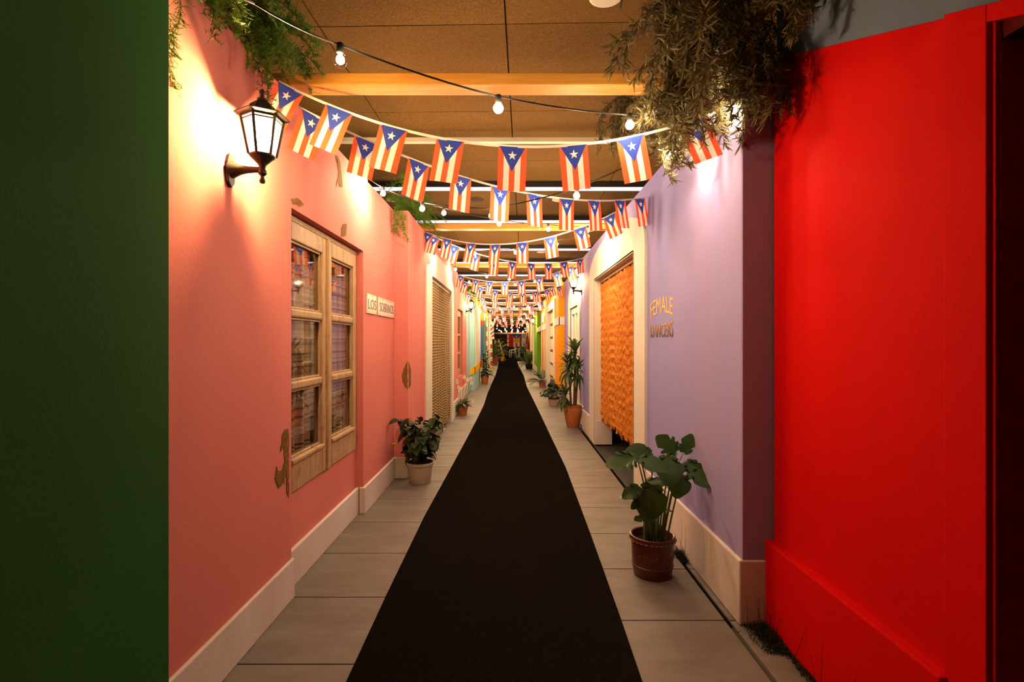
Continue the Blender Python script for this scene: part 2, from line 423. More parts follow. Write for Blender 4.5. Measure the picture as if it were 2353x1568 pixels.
chipc(wd_, 5.42, [(-1.105, 1.24), (-1.12, 1.22), (-1.165, 1.09), (-1.165, 1.02), (-1.135, .96), (-1.105, .94)])
def surround(name, X0, X1, yn, yf, oy0, oy1, oz, outline, mat, label):
    """flat surround: outline polygon (y,z) with a doorway notch cut between oy0..oy1 up to oz"""
    return None
# white surround with stepped, curved head
def head_poly(yn, yf, on, of, oz, head):
    return [(yn, 0), (on, 0), (on, oz), (of, oz), (of, 0), (yf, 0)]+head
hd = [(9.51, 2.40), (9.50, 2.44), (9.40, 2.46), (9.25, 2.52), (9.20, 2.60), (9.19, 2.685), (6.96, 2.685), (6.95, 2.58), (6.88, 2.50), (6.72, 2.45), (6.50, 2.43), (6.475, 2.38)]
m = MB(); a = -1.078; b_ = -1.105
m.box(b_, a, 6.475, DN, 0, DZ); m.box(b_, a, DFAR, 9.51, 0, DZ)
m.prism([(6.475, DZ), (9.51, DZ)]+hd, 'x', b_, a)
m.box(-1.10, -1.35, DN-.02, DN+.006, 0, DZ); m.box(-1.10, -1.35, DFAR-.006, DFAR+.02, 0, DZ); m.box(-1.1, -1.35, DN, DFAR, DZ-.006, DZ+.02)
struct('trim_2', m, M_white, 'white plaster surround with curved shoulders around the tan rope doorway', 'door surround')
# rope curtains
k = NT('tan_rope'); v = k.n('NewGeometry').outputs['Position']
sp = k.n('SeparateXYZ', {0: v})
ph = k.math('DIVIDE', k.math('SUBTRACT', sp.outputs[1], 6.93+.03-.044), .088)
sgn = k.math('SUBTRACT', k.math('MULTIPLY', k.math('FLOORED_MODULO', k.math('FLOOR', ph), 2), 2), 1)
wv = k.math('SINE', k.math('ADD', k.math('MULTIPLY', sp.outputs[2], 150), k.math('MULTIPLY', k.math('MULTIPLY', k.math('FRACT', ph), 9), sgn)))
col = k.mix(k.ramp(wv, -.8, .8), (.15, .085, .032), (.60, .43, .22))
b = k.n('Bump', {'Height': wv, 'Strength': .6, 'Distance': .01})
M_rope = k.end(k.n('BsdfPrincipled', {'Base Color': col, 'Roughness': .85, 'Normal': b.outputs[0]}).outputs[0])
rc = thing('rope_curtain', 'tan twisted rope curtain filling the white doorway on the left', 'curtain', (-1.14, DN, 0))
m = MB(); rr = random.Random(3)
for row in range(1):
    for i in range(26):
        y = .03+i*(2.20/25)+.044*row*(1 if i < 25 else -1)+rr.uniform(-.004, .004); x = -.035*row-.01; zb = rr.uniform(.0, .10)+.02
        sw = rr.uniform(-.015, .015)
        m.tube([(x, y, DZ-.04), (x+sw*.5, y+sw, 1.2), (x+sw+(.015 if row == 0 else 0), y+sw*.7, .5), (x+sw+.02, y+sw*1.6, zb)], [.036, .037, .036, .028], 8)
m.sm = True
tag(m.build('strands', M_rope, rc), kind='stuff')
MB().box(-.06, .02, .0, 2.26, DZ-.045, DZ-.004).build('curtain_rail', M_oldwood, rc)
# pink recess with second window
m = MB(); m.box(XL, -1.7, 10.4, 11.3, 0, ZT); m.box(XL, -1.7, 13.0, 14.1, 0, ZT); m.box(XL, -1.7, 11.3, 13.0, 2.2, ZT); m.box(XL, -1.7, 11.3, 13.0, 0, .6); m.box(-1.6, -1.7, 11.3, 13, .6, 2.2)
struct('wall_left', m, M_pink, 'pink plaster wall with a narrow wooden window beyond the doorway', 'wall')
struct('baseboard_left', MB().box(XL, -1.22, 10.4, 14.1, 0, .3), M_wbase, 'white baseboard under the second pink-wall window', 'baseboard', bev=.006)
win2 = tag(bpy.data.objects.new('window_2', None), 'narrow pale wooden window in the pink recess beyond the rope curtain', 'window', None, 'structure'); C.objects.link(win2)
win2.location = (-1.32, 11.3, .6)
m = MB(); m.box(.02, -.05, 0, .10, 0, 1.6); m.box(.02, -.05, 1.60, 1.70, 0, 1.6); m.box(.02, -.05, .1, 1.6, 1.44, 1.6); m.box(.02, -.05, .1, 1.6, 0, .16); m.box(.025, -.05, .80, .90, .16, 1.44)
m.build('window_frame', M_oldwood, win2, bev=.01)
for z in (.55, 1.0): MB().box(.015, -.04, .1, 1.6, z-.03, z+.03).build('glazing_bar', M_oldwood, win2, bev=.01)
for yy in (.1, .9):
    for z0, z1 in ((.16, .52), (.58, .97), (1.03, 1.44)): MB().box(-.02, -.024, yy, yy+.7, z0, z1).build('pane', M_glass, win2)
cur2 = thing('window_curtain', 'brown curtain behind the second narrow window', 'curtain', (-1.42, 11.3, .62))
drape('cloth', 0, .05, 1.65, 0, 1.55, 12, .018, M_plaid, seed=4).build('cloth', M_plaid, cur2, smooth=True)
MB().tube([(0, .0, 1.56), (0, 1.7, 1.56)], .008).build('curtain_rod', M_oldwood, cur2)
# light blue barber facade
ZB = 2.57
m = MB().box(-1.10, -1.6, 15.1, 17.7, 0, ZB); m.box(-1.25, -1.6, 14.1, 15.1, 0, ZB)
struct('wall_left', m, M_blue, 'light blue plaster pier with a yellow band at its foot', 'wall')
struct('trim_3', MB().box(-1.10, -1.085, 15.4, 17.7, .62, ZB-.02), M_pale, 'pale corner panel on the light blue pier', 'wall trim')
m = MB().prism([(-1.26, .42), (-1.08, .50), (-1.08, .70), (-1.26, .62)], 'y', 15.08, 15.11)
m.prism([(15.08, .50), (17.72, .55), (17.72, .78), (15.08, .70)], 'x', -1.10, -1.075)
struct('trim_4', m, M_yellow, 'yellow painted band low on the light blue pier', 'wall trim')
m = MB().box(-1.12, -1.6, 17.7, 28.5, 0, ZB)
wb = struct('wall_left', m, M_pale, 'pale wall behind the painted barber shop shutters', 'wall')
struct('trim_5', MB().box(-1.15, -1.9, 14.1, 28.5, ZB+.02, 2.82), M_yellow, 'ochre fascia above the barber shop wall', 'wall trim')
# painted boards and posts of the barber shop front
M_pblue = paint('blue_paint', (.04, .11, .42)); M_pred = paint('red_paint', (.62, .03, .02)); M_pwhite = paint('white_paint', (.82, .8, .76))
sh = thing('painted_shutter', 'blue shutter with yellow and red ends on the barber shop wall', 'shutter', (-1.12, 17.85, .55))
for i in range(3):
    y = .05+i*.42
    bd = MB().box(.0, .05, y, y+.34, .22, 1.45).build('board', M_pblue, sh)
    MB().box(.0, .055, y, y+.34, 1.45, 1.62).build('red_end', M_pred, bd); MB().box(0, .055, y, y+.34, 1.62, 1.88).build('yellow_end', M_yellow, bd)
    MB().box(.0, .055, y, y+.34, 0, .22).build('red_end', M_pred, bd)
dr = thing('shop_door', 'narrow dark teal door between the painted barber shutters', 'door', (-1.12, 19.3, 0))
MB().box(0, .05, 0, 1.7, 0, 2.25).build('door_panel', M_teal, dr); MB().box(0, .07, .1, .3, .1, 2.1).build('door_stile', M_teal, dr)
MB().box(0, .07, 1.4, 1.6, .1, 2.1).build('door_stile', M_teal, dr)
sh2 = thing('painted_shutter', 'red and white striped shutter with yellow ends beside the barber pole', 'shutter', (-1.12, 21.2, .5))
for i in range(7):
    MB().box(0, .06, 0, .8, .35+i*.2, .55+i*.2).build('board', (M_pwhite, M_pred)[i % 2], sh2)
MB().box(0, .06, 0, .8, 0, .35).build('yellow_end', M_yellow, sh2); MB().box(0, .06, 0, .8, 1.75, 1.95).build('yellow_end', M_yellow, sh2)
sh3 = thing('painted_shutter', 'yellow and green striped board front past the barber pole', 'shutter', (-1.12, 24.6, .15))
for i in range(6): MB().box(0, .06, i*.55, i*.55+.5, 0, 1.9).build('board', (M_yellow, M_teal, M_yellow, M_cream)[i % 4], sh3)
k = NT('barber_stripes'); v = k.coord(); sp = k.n('SeparateXYZ', {0: v})
f = k.math('FLOORED_MODULO', k.math('MULTIPLY', k.math('ADD', sp.outputs[2], k.math('MULTIPLY', sp.outputs[0], -.9)), 2.6), 1)
col = k.mix(k.math('LESS_THAN', f, .34), (.85, .82, .78), (.62, .05, .03))
col = k.mix(k.math('MULTIPLY', k.math('GREATER_THAN', f, .5), k.math('LESS_THAN', f, .8)), col, (.10, .13, .42))
M_barber = k.end(k.n('BsdfPrincipled', {'Base Color': col, 'Roughness': .3}).outputs[0])
bp = thing('barber_pole', 'striped barber pole bracketed out from the left wall', 'barber pole', (-.98, 24.2, 1.55))
MB().lathe([(.13, .08), (.13, .66)], 16).build('striped_drum', M_barber, bp, smooth=True)
MB().lathe([(.05, -.02), (.15, .0), (.15, .08), (.13, .085)], 16).build('bottom_cap', M_cedge, bp, smooth=True)
MB().lathe([(.13, .655), (.16, .66), (.16, .75), (.10, .80), (.03, .84)], 16).build('top_cap', M_cedge, bp, smooth=True)
MB().box(-.16, -.1, -.03, .03, .02, .06).build('bracket', M_cedge, bp); MB().box(-.16, -.1, -.03, .03, .68, .72).build('bracket', M_cedge, bp)
p2 = thing('striped_post', 'red and white striped post standing under the barber pole', 'post', (-1.0, 24.2, 0))
for i in range(6): MB().lathe([(.07, .3+i*.2), (.07, .5+i*.2)], 12).build('band', (M_pred, M_pwhite)[i % 2], p2, smooth=True)
MB().lathe([(.10, 0), (.10, .05), (.08, .3)], 12).build('base', M_yellow, p2, smooth=True)
tag(MB().lathe([(.05, 0), (.05, 2.4), (.06, 2.42), (.06, 2.5)], 10, (-1.02, 22.9, 0)).build('white_post', M_pwhite, smooth=True), 'slim white post in front of the barber shop', 'post')
# ------------------------------------------------------------------ right side walls
struct('wall_right', MB().box(1.345, 1.6, 1.44, 2.60, 0, ZC-.02).box(1.345, 1.6, -3, 1.44, 2.37, ZC-.02), M_slate, 'slate blue wall rising above the red plaster on the right', 'wall')
YJ = 1.42
m = MB()
m.prism([(2.605, 0), (2.605, 2.885), (1.53, 2.425), (1.53, 0)], 'x', 1.333, 1.36)
m.prism([(1.56, 0), (1.56, 2.445), (YJ, 2.385), (YJ, 0)], 'x', 1.315, 1.36)
m.prism([(YJ, 2.335), (YJ, 2.385), (.2, 1.86), (.2, 1.81)], 'x', 1.315, 1.36)
struct('wall_right', m, M_red, 'bright red plaster wall closest on the right', 'wall', bev=.003)
struct('baseboard_right', MB().box(1.29, 1.345, 1.545, 2.62, 0, .434), M_red, 'red painted plinth at the foot of the red wall', 'baseboard', bev=.008)
m = MB().box(1.33, 1.60, YJ-.012, YJ, 0, 2.36); m.box(1.52, 1.56, .2, YJ-.012, 0, 2.36)
M_dred = paint('dark_red_paint', (.10, .006, .005))
dn = tag(bpy.data.objects.new('door_1', None), 'dark red recessed doorway at the right edge', 'door', None, 'structure'); C.objects.link(dn)
MB().box(1.33, 1.60, YJ-.012, YJ, 0, 2.36).build('door_jamb', M_red, dn); MB().box(1.50, 1.54, .2, YJ-.012, 0, 2.36).build('door_leaf', M_dred, dn)
MB().box(1.345, 1.50, .2, YJ-.012, 2.28, 2.36).build('door_head', M_dred, dn)
# lavender facade with doorway
RN, RF, RZ = 4.857, 7.17, 2.30
E1 = 8.42
m = MB(); m.box(XR, 1.80, 2.62, RN, 0, ZT); m.box(XR, 1.24, RF, E1, 0, ZT); m.box(XR, 1.8, RN, RF, RZ, ZT)
m.box(XR+.001, 1.345, 2.612, 2.63, 0, ZT)
wl = struct('wall_right', m, M_lav, 'lavender plaster facade with the orange curtain doorway', 'wall', bev=.003)
m = MB().box(1.157, 1.30, 2.605, 4.44, 0, .332)
struct('baseboard_right', m, M_wbase, 'tall cream baseboard under the lettering on the lavender wall', 'baseboard', bev=.008)
struct('baseboard_right', MB().box(1.150, 1.22, 7.64, E1+.01, 0, .332), M_wbase, 'short cream baseboard on the lavender wall before the tall plant', 'baseboard', bev=.008)
# dark room behind the doorway
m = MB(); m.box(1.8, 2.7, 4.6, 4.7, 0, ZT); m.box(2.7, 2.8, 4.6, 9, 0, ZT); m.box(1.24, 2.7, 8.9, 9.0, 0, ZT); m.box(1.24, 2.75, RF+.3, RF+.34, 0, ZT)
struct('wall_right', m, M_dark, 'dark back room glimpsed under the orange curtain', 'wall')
def supe(y, yn, yf, zs, rise, p=2.5):
    t = abs((y-(yn+yf)/2)/((yf-yn)/2)); return zs+rise*max(0, 1-t**p)**(1/p)
def arch_surround(name, X0, X1, yn, yf, on, of, oz, zs, rise, mat, label, xin, low=True):
    m = MB(); q = 24
    m.box(X0, X1, yn, on, 0, oz); m.box(X0, X1, of, yf, 0, oz)
    top = [(yn+(yf-yn)*(1-math.cos(PI*i/q))/2, supe(yn+(yf-yn)*(1-math.cos(PI*i/q))/2, yn, yf, zs, rise)) for i in range(q+1)]
    m.prism([(yn, oz)]+top+[(yf, oz)], 'x', X0, X1)
    if xin is not None:
        m.box(X0, xin, of-.006, of+.02, 0, oz); m.box(X0, xin, on-.02, on+.006, 0, oz); m.box(X0, xin, on, of, oz-.006, oz+.015)
    return struct(name, m, mat, label, 'door surround')
arch_surround('trim_6', 1.150, 1.185, 4.44, 7.64, RN, RF, RZ, RZ+.0, .42, M_white, 'cream arched plaster surround around the orange curtain doorway', 1.30)
struct('trim_7', MB().box(1.17, 1.40, RF-.02, RF+.02, 0, .335), M_wbase, 'low cream block at the inner jamb of the orange doorway', 'door trim', bev=.006)
k = NT('orange_raffia'); v = k.n('NewGeometry').outputs['Position']
nz = k.noise(k.map(v, (1, 1, 1)), 55, 3, .7); rnd = k.noise(k.map(v, (3, 25, 2)), 2, 2)
sp = k.n('SeparateXYZ', {0: v}); rw = k.math('SINE', k.math('ADD', k.math('MULTIPLY', sp.outputs[2], 2*PI/.105), k.math('MULTIPLY', nz, 2.5)))
col = k.mix(k.ramp(nz, .3, .7), (.78, .27, .022), (.36, .095, .010))
col = k.mix(k.math('MULTIPLY', k.ramp(rw, -.2, .9), .4), col, (.88, .36, .04))
M_raffia = k.end(k.n('BsdfPrincipled', {'Base Color': col, 'Roughness': .7}).outputs[0])
rc2 = thing('raffia_curtain', 'orange raffia strand curtain hanging in the lavender wall doorway', 'curtain', (1.26, RN, 0))
m = MB(); rr = random.Random(5)
for row in range(2):
    for i in range(36):
        y = .03+i*(2.25/35)+rr.uniform(-.006, .006)+.03*row*(1 if i < 35 else -1); x = .035*row
        zb = rr.uniform(.31, .40); z = RZ-.04-rr.uniform(0, .03); pts = []; rad = []; q = rr.randrange(2)
        while z > zb:
            pts.append((x+rr.uniform(-.005, .005), y+rr.uniform(-.006, .006), z)); rad.append((.028, .019)[q % 2]*rr.uniform(.9, 1.1)); q += 1; z -= .0525
        pts.append((x, y, zb)); rad.append(.006)
        m.tube(pts, rad, 5)
tag(m.build('strands', M_raffia, rc2), kind='stuff')
MB().box(-.03, .06, .0, RF-RN-.005, RZ-.045, RZ-.004).build('curtain_rail', M_oldwood, rc2)
# lettering
def text_mesh(txt, wdt, hgt):
    cu = bpy.data.curves.new('t', 'FONT'); cu.body = txt; cu.resolution_u = 4; cu.extrude = .0
    ob = bpy.data.objects.new('t', cu); C.objects.link(ob)
    dg = bpy.context.evaluated_depsgraph_get(); dg.update()
    me = bpy.data.meshes.new_from_object(ob.evaluated_get(dg))
    bpy.data.objects.remove(ob); bpy.data.curves.remove(cu)
    xs = [q.co.x for q in me.vertices]; ys = [q.co.y for q in me.vertices]
    x0, x1, y0, y1 = min(xs), max(xs), min(ys), max(ys)
    for q in me.vertices: q.co.x = (q.co.x-x0)/(x1-x0)*wdt; q.co.y = (q.co.y-y0)/(y1-y0)*hgt; q.co.z = 0
    return me
def thicken(me, t):
    bm = bmesh.new(); bm.from_mesh(me)
    g = bmesh.ops.extrude_face_region(bm, geom=bm.faces[:])
    for q in g['geom']:
        if isinstance(q, bmesh.types.BMVert): q.co.z += t
    bmesh.ops.recalc_face_normals(bm, faces=bm.faces); bm.to_mesh(me); bm.free()
k = NT('lettering_paint'); sp = k.n('SeparateXYZ', {0: k.n('NewGeometry').outputs['Position']})
col = k.mix(k.ramp(sp.outputs[2], 1.50, 1.66), (.10, .035, .02), (.95, .45, .06))
M_letter = k.end(k.n('BsdfPrincipled', {'Base Color': col, 'Roughness': .5}).outputs[0])
sg = thing('wall_lettering', 'painted words FEMALE DANCERS in gold and brown on lavender wall', 'lettering', (XR-.001, 4.33, 1.48))
def wallrot_right(me):       # text x -> -Y, text y -> +Z, facing -X
    for q in me.vertices: x, y, z = q.co; q.co = (-z, -x, y)
for txt, z0, hh, arc in (('FEMALE', .175, .125, .035), ('DANCERS', 0, .105, 0)):
    me = text_mesh(txt, .60, hh)
    for q in me.vertices:
        t = q.co.x/.60*2-1; q.co.y += z0+arc*(1-t*t)-arc*.45
        if not arc: q.co.y += .018*abs(t)**3*(q.co.y/hh)
    thicken(me, .0025); wallrot_right(me); me.materials.clear(); me.materials.append(M_letter)
    link('lettering', me, sg)
# plaques LOS / SOBRINOS on pink wall
k = NT('rusty_enamel'); v = k.coord(); f = k.ramp(k.noise(v, 22, 4, .7), .55, .7)
sp = k.n('SeparateXYZ', {0: v})
edge = k.math('GREATER_THAN', k.math('ABSOLUTE', sp.outputs[2]), .062)
col = k.mix(f, (.78, .70, .66), (.60, .40, .22)); col = k.mix(k.math('MULTIPLY', edge, k.ramp(k.noise(v, 30, 2), .4, .6)), col, (.62, .38, .15))
M_plaque = k.end(k.n('BsdfPrincipled', {'Base Color': col, 'Roughness': .4}).outputs[0])
M_plet = plain('faded_letter_ink', (.16, .10, .09), .6)
for txt, y0, y1, lab in (('LOS', 4.383, 4.688, 'small rusty white enamel plaque reading LOS on pink wall'), ('SOBRINOS', 4.744, 5.385, 'long rusty white enamel plaque reading SOBRINOS on pink wall')):
    pq = thing('name_plaque', lab, 'sign', (XL, y0, 1.774), group='enamel plaques on the pink wall')
    MB().box(0, .012, 0, y1-y0, -.086, .086).build('plate', M_plaque, pq, bev=.004)
    wdt = (y1-y0)*.86; me = text_mesh(txt, wdt, .088); thicken(me, .002)
    for q in me.vertices: x, y, z = q.co; q.co = (.0118+z, (y1-y0)*.08+x, y-.046)
    me.materials.clear(); me.materials.append(M_plet); link('lettering', me, pq)
# lavender recess with arched window
XQ = 1.225; E2 = 11.93
m = MB(); m.box(XQ, 1.6, E1, 9.45, 0, ZT); m.box(XQ, 1.6, 10.75, E2, 0, ZT); m.box(XQ, 1.6, 9.45, 10.75, 2.12, ZT); m.box(XQ, 1.6, 9.45, 10.75, 0, .45); m.box(1.5, 1.6, 9.45, 10.75, .45, 2.12)
struct('wall_right', m, M_lav, 'lavender recess wall with the arched white window', 'wall')
arch_surround('trim_8', XQ-.02, XQ+.01, 9.12, 11.05, 9.45, 10.75, 2.12, 2.15, .42, M_white, 'white arched plaster surround around the lavender recess window', None)
struct('trim_9', MB().box(XQ-.018, XQ+.01, 9.45, 10.75, .0, .45), M_white, 'white plaster panel below the arched recess window', 'window trim')
win3 = tag(bpy.data.objects.new('window_3', None), 'white wooden window in the arched lavender recess', 'window', None, 'structure'); C.objects.link(win3)
win3.location = (XQ+.04, 9.45, .45)
m = MB(); WH3 = 1.67; m.box(-.02, .04, 0, .12, 0, WH3); m.box(-.02, .04, 1.18, 1.30, 0, WH3); m.box(-.02, .04, .12, 1.18, WH3-.13, WH3); m.box(-.02, .04, .12, 1.18, 0, .13); m.box(-.025, .04, .6, .7, .13, WH3-.13)
m.build('window_frame', M_pwhite, win3, bev=.008)
for z in (.6, 1.05): MB().box(-.015, .03, .12, 1.18, z-.025, z+.025).build('glazing_bar', M_pwhite, win3, bev=.008)
for yy in (.12, .7):
    for z0, z1 in ((.13, .575), (.625, 1.025), (1.075, WH3-.13)): MB().box(.012, .016, yy, yy+.48, z0, z1).build('pane', M_glass, win3)
cur3 = thing('window_curtain', 'beige curtain behind the arched lavender recess window', 'curtain', (1.36, 9.45, .46))
M_bcloth = plain('beige_cloth', (.62, .48, .33), .9)
drape('cloth', 0, .02, 1.28, 0, 1.6, 10, .018, M_bcloth, seed=9).build('cloth', M_bcloth, cur3, smooth=True)
MB().tube([(0, .0, 1.61), (0, 1.3, 1.61)], .008).build('curtain_rod', M_oldwood, cur3)
struct('baseboard_right', MB().box(XQ-.03, XQ+.01, E1+.02, E2, 0, .332), M_wbase, 'cream baseboard behind the tall plant in the lavender recess', 'baseboard', bev=.006)
# orange facade
XO = 1.09; ON, OF, OZ = 13.4, 15.75, 2.31
m = MB(); m.box(XO, 1.6, E2, ON, 0, ZT); m.box(XO, 1.6, OF, 19.2, 0, ZT); m.box(XO, 1.6, ON, OF, OZ, ZT); m.box(1.35, 1.6, ON, OF, 0, OZ); m.box(1.235, 1.6, 19.2, 21.8, 0, ZT)
wo = struct('wall_right', m, M_orange, 'orange plaster facade with white banding past the lavender recess', 'wall')
m = MB(); m.box(XO-.02, XO+.01, 12.9, ON, 0, OZ); m.box(XO-.02, XO+.01, OF, 16.3, 0, OZ); m.box(XO-.02, XO+.01, 12.9, 16.3, OZ, 2.52); m.box(XO, 1.3, OF-.008, OF+.02, 0, OZ)
struct('trim_10', m, M_white, 'white flat surround around the striped curtain doorway', 'door surround')
m = MB().box(XO-.025, XO+.02, E2-.025, 12.9, 1.825, 2.01); m.box(XO, 1.235, E2-.025, E2+.01, 1.825, 2.01); m.box(XO-.025, XO+.01, 16.3, 21.8, 1.825, 2.01)
struct('trim_11', m, M_white, 'white horizontal band across the orange facade', 'wall trim')
m = MB().box(XO-.02, XO+.01, E2-.02, 12.9, 0, .332); m.box(XO, 1.235, E2-.02, E2+.01, 0, .332); m.box(XO-.02, XO+.01, 16.3, 19.2, 0, .332); m.box(1.21, 1.24, 19.2, 21.8, 0, .332)
struct('baseboard_right', m, M_wbase, 'white baseboard at the foot of the orange facade', 'baseboard')
arch_surround('trim_12', XO-.02, XO+.008, 17.0, 18.9, 17.3, 18.6, 2.1, 2.1, .35, M_white, 'narrow white arch applied on the orange facade', None)
k = NT('banded_strands'); sp = k.n('SeparateXYZ', {0: k.n('NewGeometry').outputs['Position']})
f = k.math('FLOORED_MODULO', k.math('DIVIDE', k.math('ADD', sp.outputs[2], k.math('MULTIPLY', k.noise(k.n('NewGeometry').outputs['Position'], 9, 1), .06)), .385), 1)
col = k.mix(k.math('LESS_THAN', f, .2), (.80, .62, .44), (.20, .06, .03))
M_band = k.end(k.n('BsdfPrincipled', {'Base Color': col, 'Roughness': .7}).outputs[0])
rc3 = thing('strand_curtain', 'pale strand curtain with dark red bands in the orange facade', 'curtain', (1.2, ON, 0))
m = MB()
for i in range(26): m.tube([(0, .03+i*.0895, OZ-.04), (.008*math.sin(i*2.1), .03+i*.0895, 1.2), (0, .03+i*.0895, .05)], .036, 5)
tag(m.build('strands', M_band, rc3, smooth=True), kind='stuff')
MB().box(-.03, .03, 0, 2.34, OZ-.045, OZ-.004).build('curtain_rail', M_oldwood, rc3)
# green facade
m = MB().box(1.065, 1.7, 21.8, 24.2, 0, 2.7)
struct('wall_right', m, M_leaf_g, 'bright green plaster pier past the orange facade', 'wall')
m = MB().box(1.07, 1.7, 24.2, 29.6, 0, 2.6); struct('wall_right', m, M_lime, 'pale lime plaster wall with slim cream posts', 'wall')
for y, lab in ((25.0, 'first slim cream post on the lime wall past the green pier'), (26.6, 'second slim cream post on the lime wall'), (28.4, 'last slim cream post on the lime wall beside the garments')):
    tag(MB().box(1.03, 1.075, y, y+.35, 0, 2.4).build('cream_post', M_cream), lab, 'post', 'cream posts on the lime wall')
struct('baseboard_right', MB().box(1.045, 1.07, 21.78, 29.6, 0, .33), M_wbase, 'white baseboard along the green and lime walls', 'baseboard')
M_tan = paint('tan_timber_panel', (.62, .36, .13), sc=3)
struct('wall_right', MB().box(1.02, 1.7, 29.6, 36.4, 0, 2.55), M_tan, 'tan timber partition at the far right', 'wall')
# hanging garments
for nm, y, z0, z1, mat, lab, wd2 in (('red_garment', 30.6, .95, 1.95, paint('red_cloth', (.50, .01, .012)), 'long red garment hanging on the far right partition', 1.5), ('dark_garment', 32.6, 1.25, 1.75, paint('dark_cloth', (.02, .016, .018)), 'dark garment hanging behind the red one', .9)):
    g = thing(nm, lab, 'garment', (.95, y, z0), group='garments on the far partition')
    m = MB(); q = 14; vs = []; fs = []
    for s in (0, 1):
        for j in range(9):
            t = j/8; half = wd2/2*(1-.75*t**1.6)
            for i in range(q+1):
                u = i/q*2-1; vs.append((-.05*math.sin(i*1.7)*(1-t*.6)-.02+s*.02, half*u, (z1-z0)*t))
    for s in (0, 1):
        for j in range(8):
            for i in range(q): a = s*9*(q+1)+j*(q+1)+i; fs.append((a, a+1, a+q+2, a+q+1))
    m.add(vs, fs).build('cloth', mat, g, smooth=True)
    MB().tube([(0, 0, z1-z0-.02), (.06, 0, z1-z0+.06)], .012).build('hook', M_blackmetal, g)
# far end
M_brick = paint('dark_brown_wall', (.045, .025, .018), (.03, .018, .013), sc=6)
struct('wall_back', MB().box(-5, 5, 50, 50.2, 0, ZC), M_brick, 'dark brown wall closing the far end', 'wall')
struct('wall_left', MB().box(-3.0, -3.1, 28.5, 50, 0, ZC), M_brick, 'dark side wall beyond the far left plants', 'wall')
struct('wall_right', MB().box(3.0, 3.1, 36.4, 50, 0, ZC), M_brick, 'dark side wall beyond the tan partition', 'wall')
struct('wall_back', MB().box(-3, 3, -3.1, -3.0, 0, ZC), M_brick, 'dark wall behind the viewpoint', 'wall')
tag(MB().box(-1.6, 1.6, 41.8, 42.0, 2.02, 2.16).build('dark_beam', M_bark), 'dark beam across the far end below the last lights', 'beam')
# flag banner with orange disc, posters
fb = thing('flag_banner', 'red white and blue flag banner with an orange disc at the far end', 'banner', (.44, 49.985, .86))
for i in range(5): MB().box(-.48+i*.192, -.48+(i+1)*.192, -.01-.02*(i % 2), .01, 0, 1.2).build('stripe', (M_pred, M_pwhite)[i % 2], fb)
MB().prism([(-.40, 1.2), (.40, 1.2), (0, .52)], 'y', -.05, -.03).build('blue_triangle', M_pblue, fb)
MB().prism([(.27*math.cos(a*PI/12), .62+.27*math.sin(a*PI/12)) for a in range(24)], 'y', -.07, -.05).build('orange_disc', M_orange, fb)
MB().prism([((.11, .045)[a % 2]*math.sin(a*PI/5), 1.02+(.11, .045)[a % 2]*math.cos(a*PI/5)) for a in range(10)], 'y', -.07, -.05).build('white_star', M_pwhite, fb)
for x0, x1, cols, lab in ((-.50, -.06, (M_pred, M_cream, M_pred, M_pwhite, M_pred, M_cream), 'red and cream poster board left of the flag banner'), (.94, 1.7, (M_pale, M_pwhite, M_cream, M_lime, M_pwhite, M_pale), 'pale poster board right of the flag banner')):
    po = thing('poster_board', lab, 'poster', (x0, 49.965, .9), group='poster boards on the far wall')
    MB().box(0, x1-x0, 0, .03, 0, 1.2).build('backing', cols[0], po)
    for q in range(6):
        cx, cz = (q % 2)*(x1-x0)/2, (q//2)*.4
        MB().box(cx+.03, cx+(x1-x0)/2-.03, -.02, 0, cz+.04, cz+.35).build('poster', cols[(q*5+1) % 6], po)
# white plastic chairs and table
M_plast = plain('white_plastic', (.80, .80, .80), .35)
def chair(loc, rz, lab):
    t = thing('plastic_chair', lab, 'chair', loc, rz, 'white plastic chairs at the far end')
    MB().prism([(-.24, -.24), (.24, -.24), (.20, .24), (-.20, .24)], 'z', .42, .45).build('seat', M_plast, t, bev=.01)
    m = MB()
    for i in range(-2, 3): m.prism([(i*.085-.03, .44), (i*.085+.03, .44), (i*.09+.032, .80), (i*.09-.032, .80)], 'y', .23, .26)
    m.prism([(-.22, .78), (.22, .78), (.20, .85), (.10, .885), (-.10, .885), (-.20, .85)], 'y', .23, .265)
    m.build('backrest', M_plast, t)
    for s in (-1, 1):
        MB().tube([(s*.25, -.22, 0), (s*.235, -.20, .43), (s*.26, -.18, .64)], [.025, .03, .025], 8).build('leg', M_plast, t, smooth=True)
        MB().tube([(s*.25, .28, 0), (s*.21, .23, .44)], [.025, .03], 8).build('leg', M_plast, t, smooth=True)
        MB().tube([(s*.26, -.20, .64), (s*.265, .05, .67), (s*.23, .25, .74)], [.026, .028, .022], 8).build('armrest', M_plast, t, smooth=True)
    return t
chair((.05, 45.0, .004), -1.25, 'white plastic armchair turned sideways at the far end')
chair((.95, 46.2, .004), 1.6, 'white plastic armchair half hidden behind the white table')
tb = thing('round_table', 'round white table beside the plastic armchairs', 'table', (.60, 45.5, .004))
MB().lathe([(.36, .72), (.38, .73), (.38, .75), (.36, .755)], 24).build('table_top', M_plast, tb, smooth=True)
MB().lathe([(.05, .02), (.045, .72)], 12).build('pedestal', M_plast, tb, smooth=True)
MB().lathe([(.22, 0), (.22, .015), (.06, .05)], 20).build('base', M_plast, tb, smooth=True)
bn = thing('wooden_bench', 'low wooden bench against the dark far wall', 'bench', (-.25, 48.4, 0))
MB().box(-.55, .4, -.15, .15, .42, .46).build('seat', M_bark, bn)
for x in (-.5, .35): MB().box(x-.03, x+.03, -.12, .12, .004, .42).build('leg', M_bark, bn)
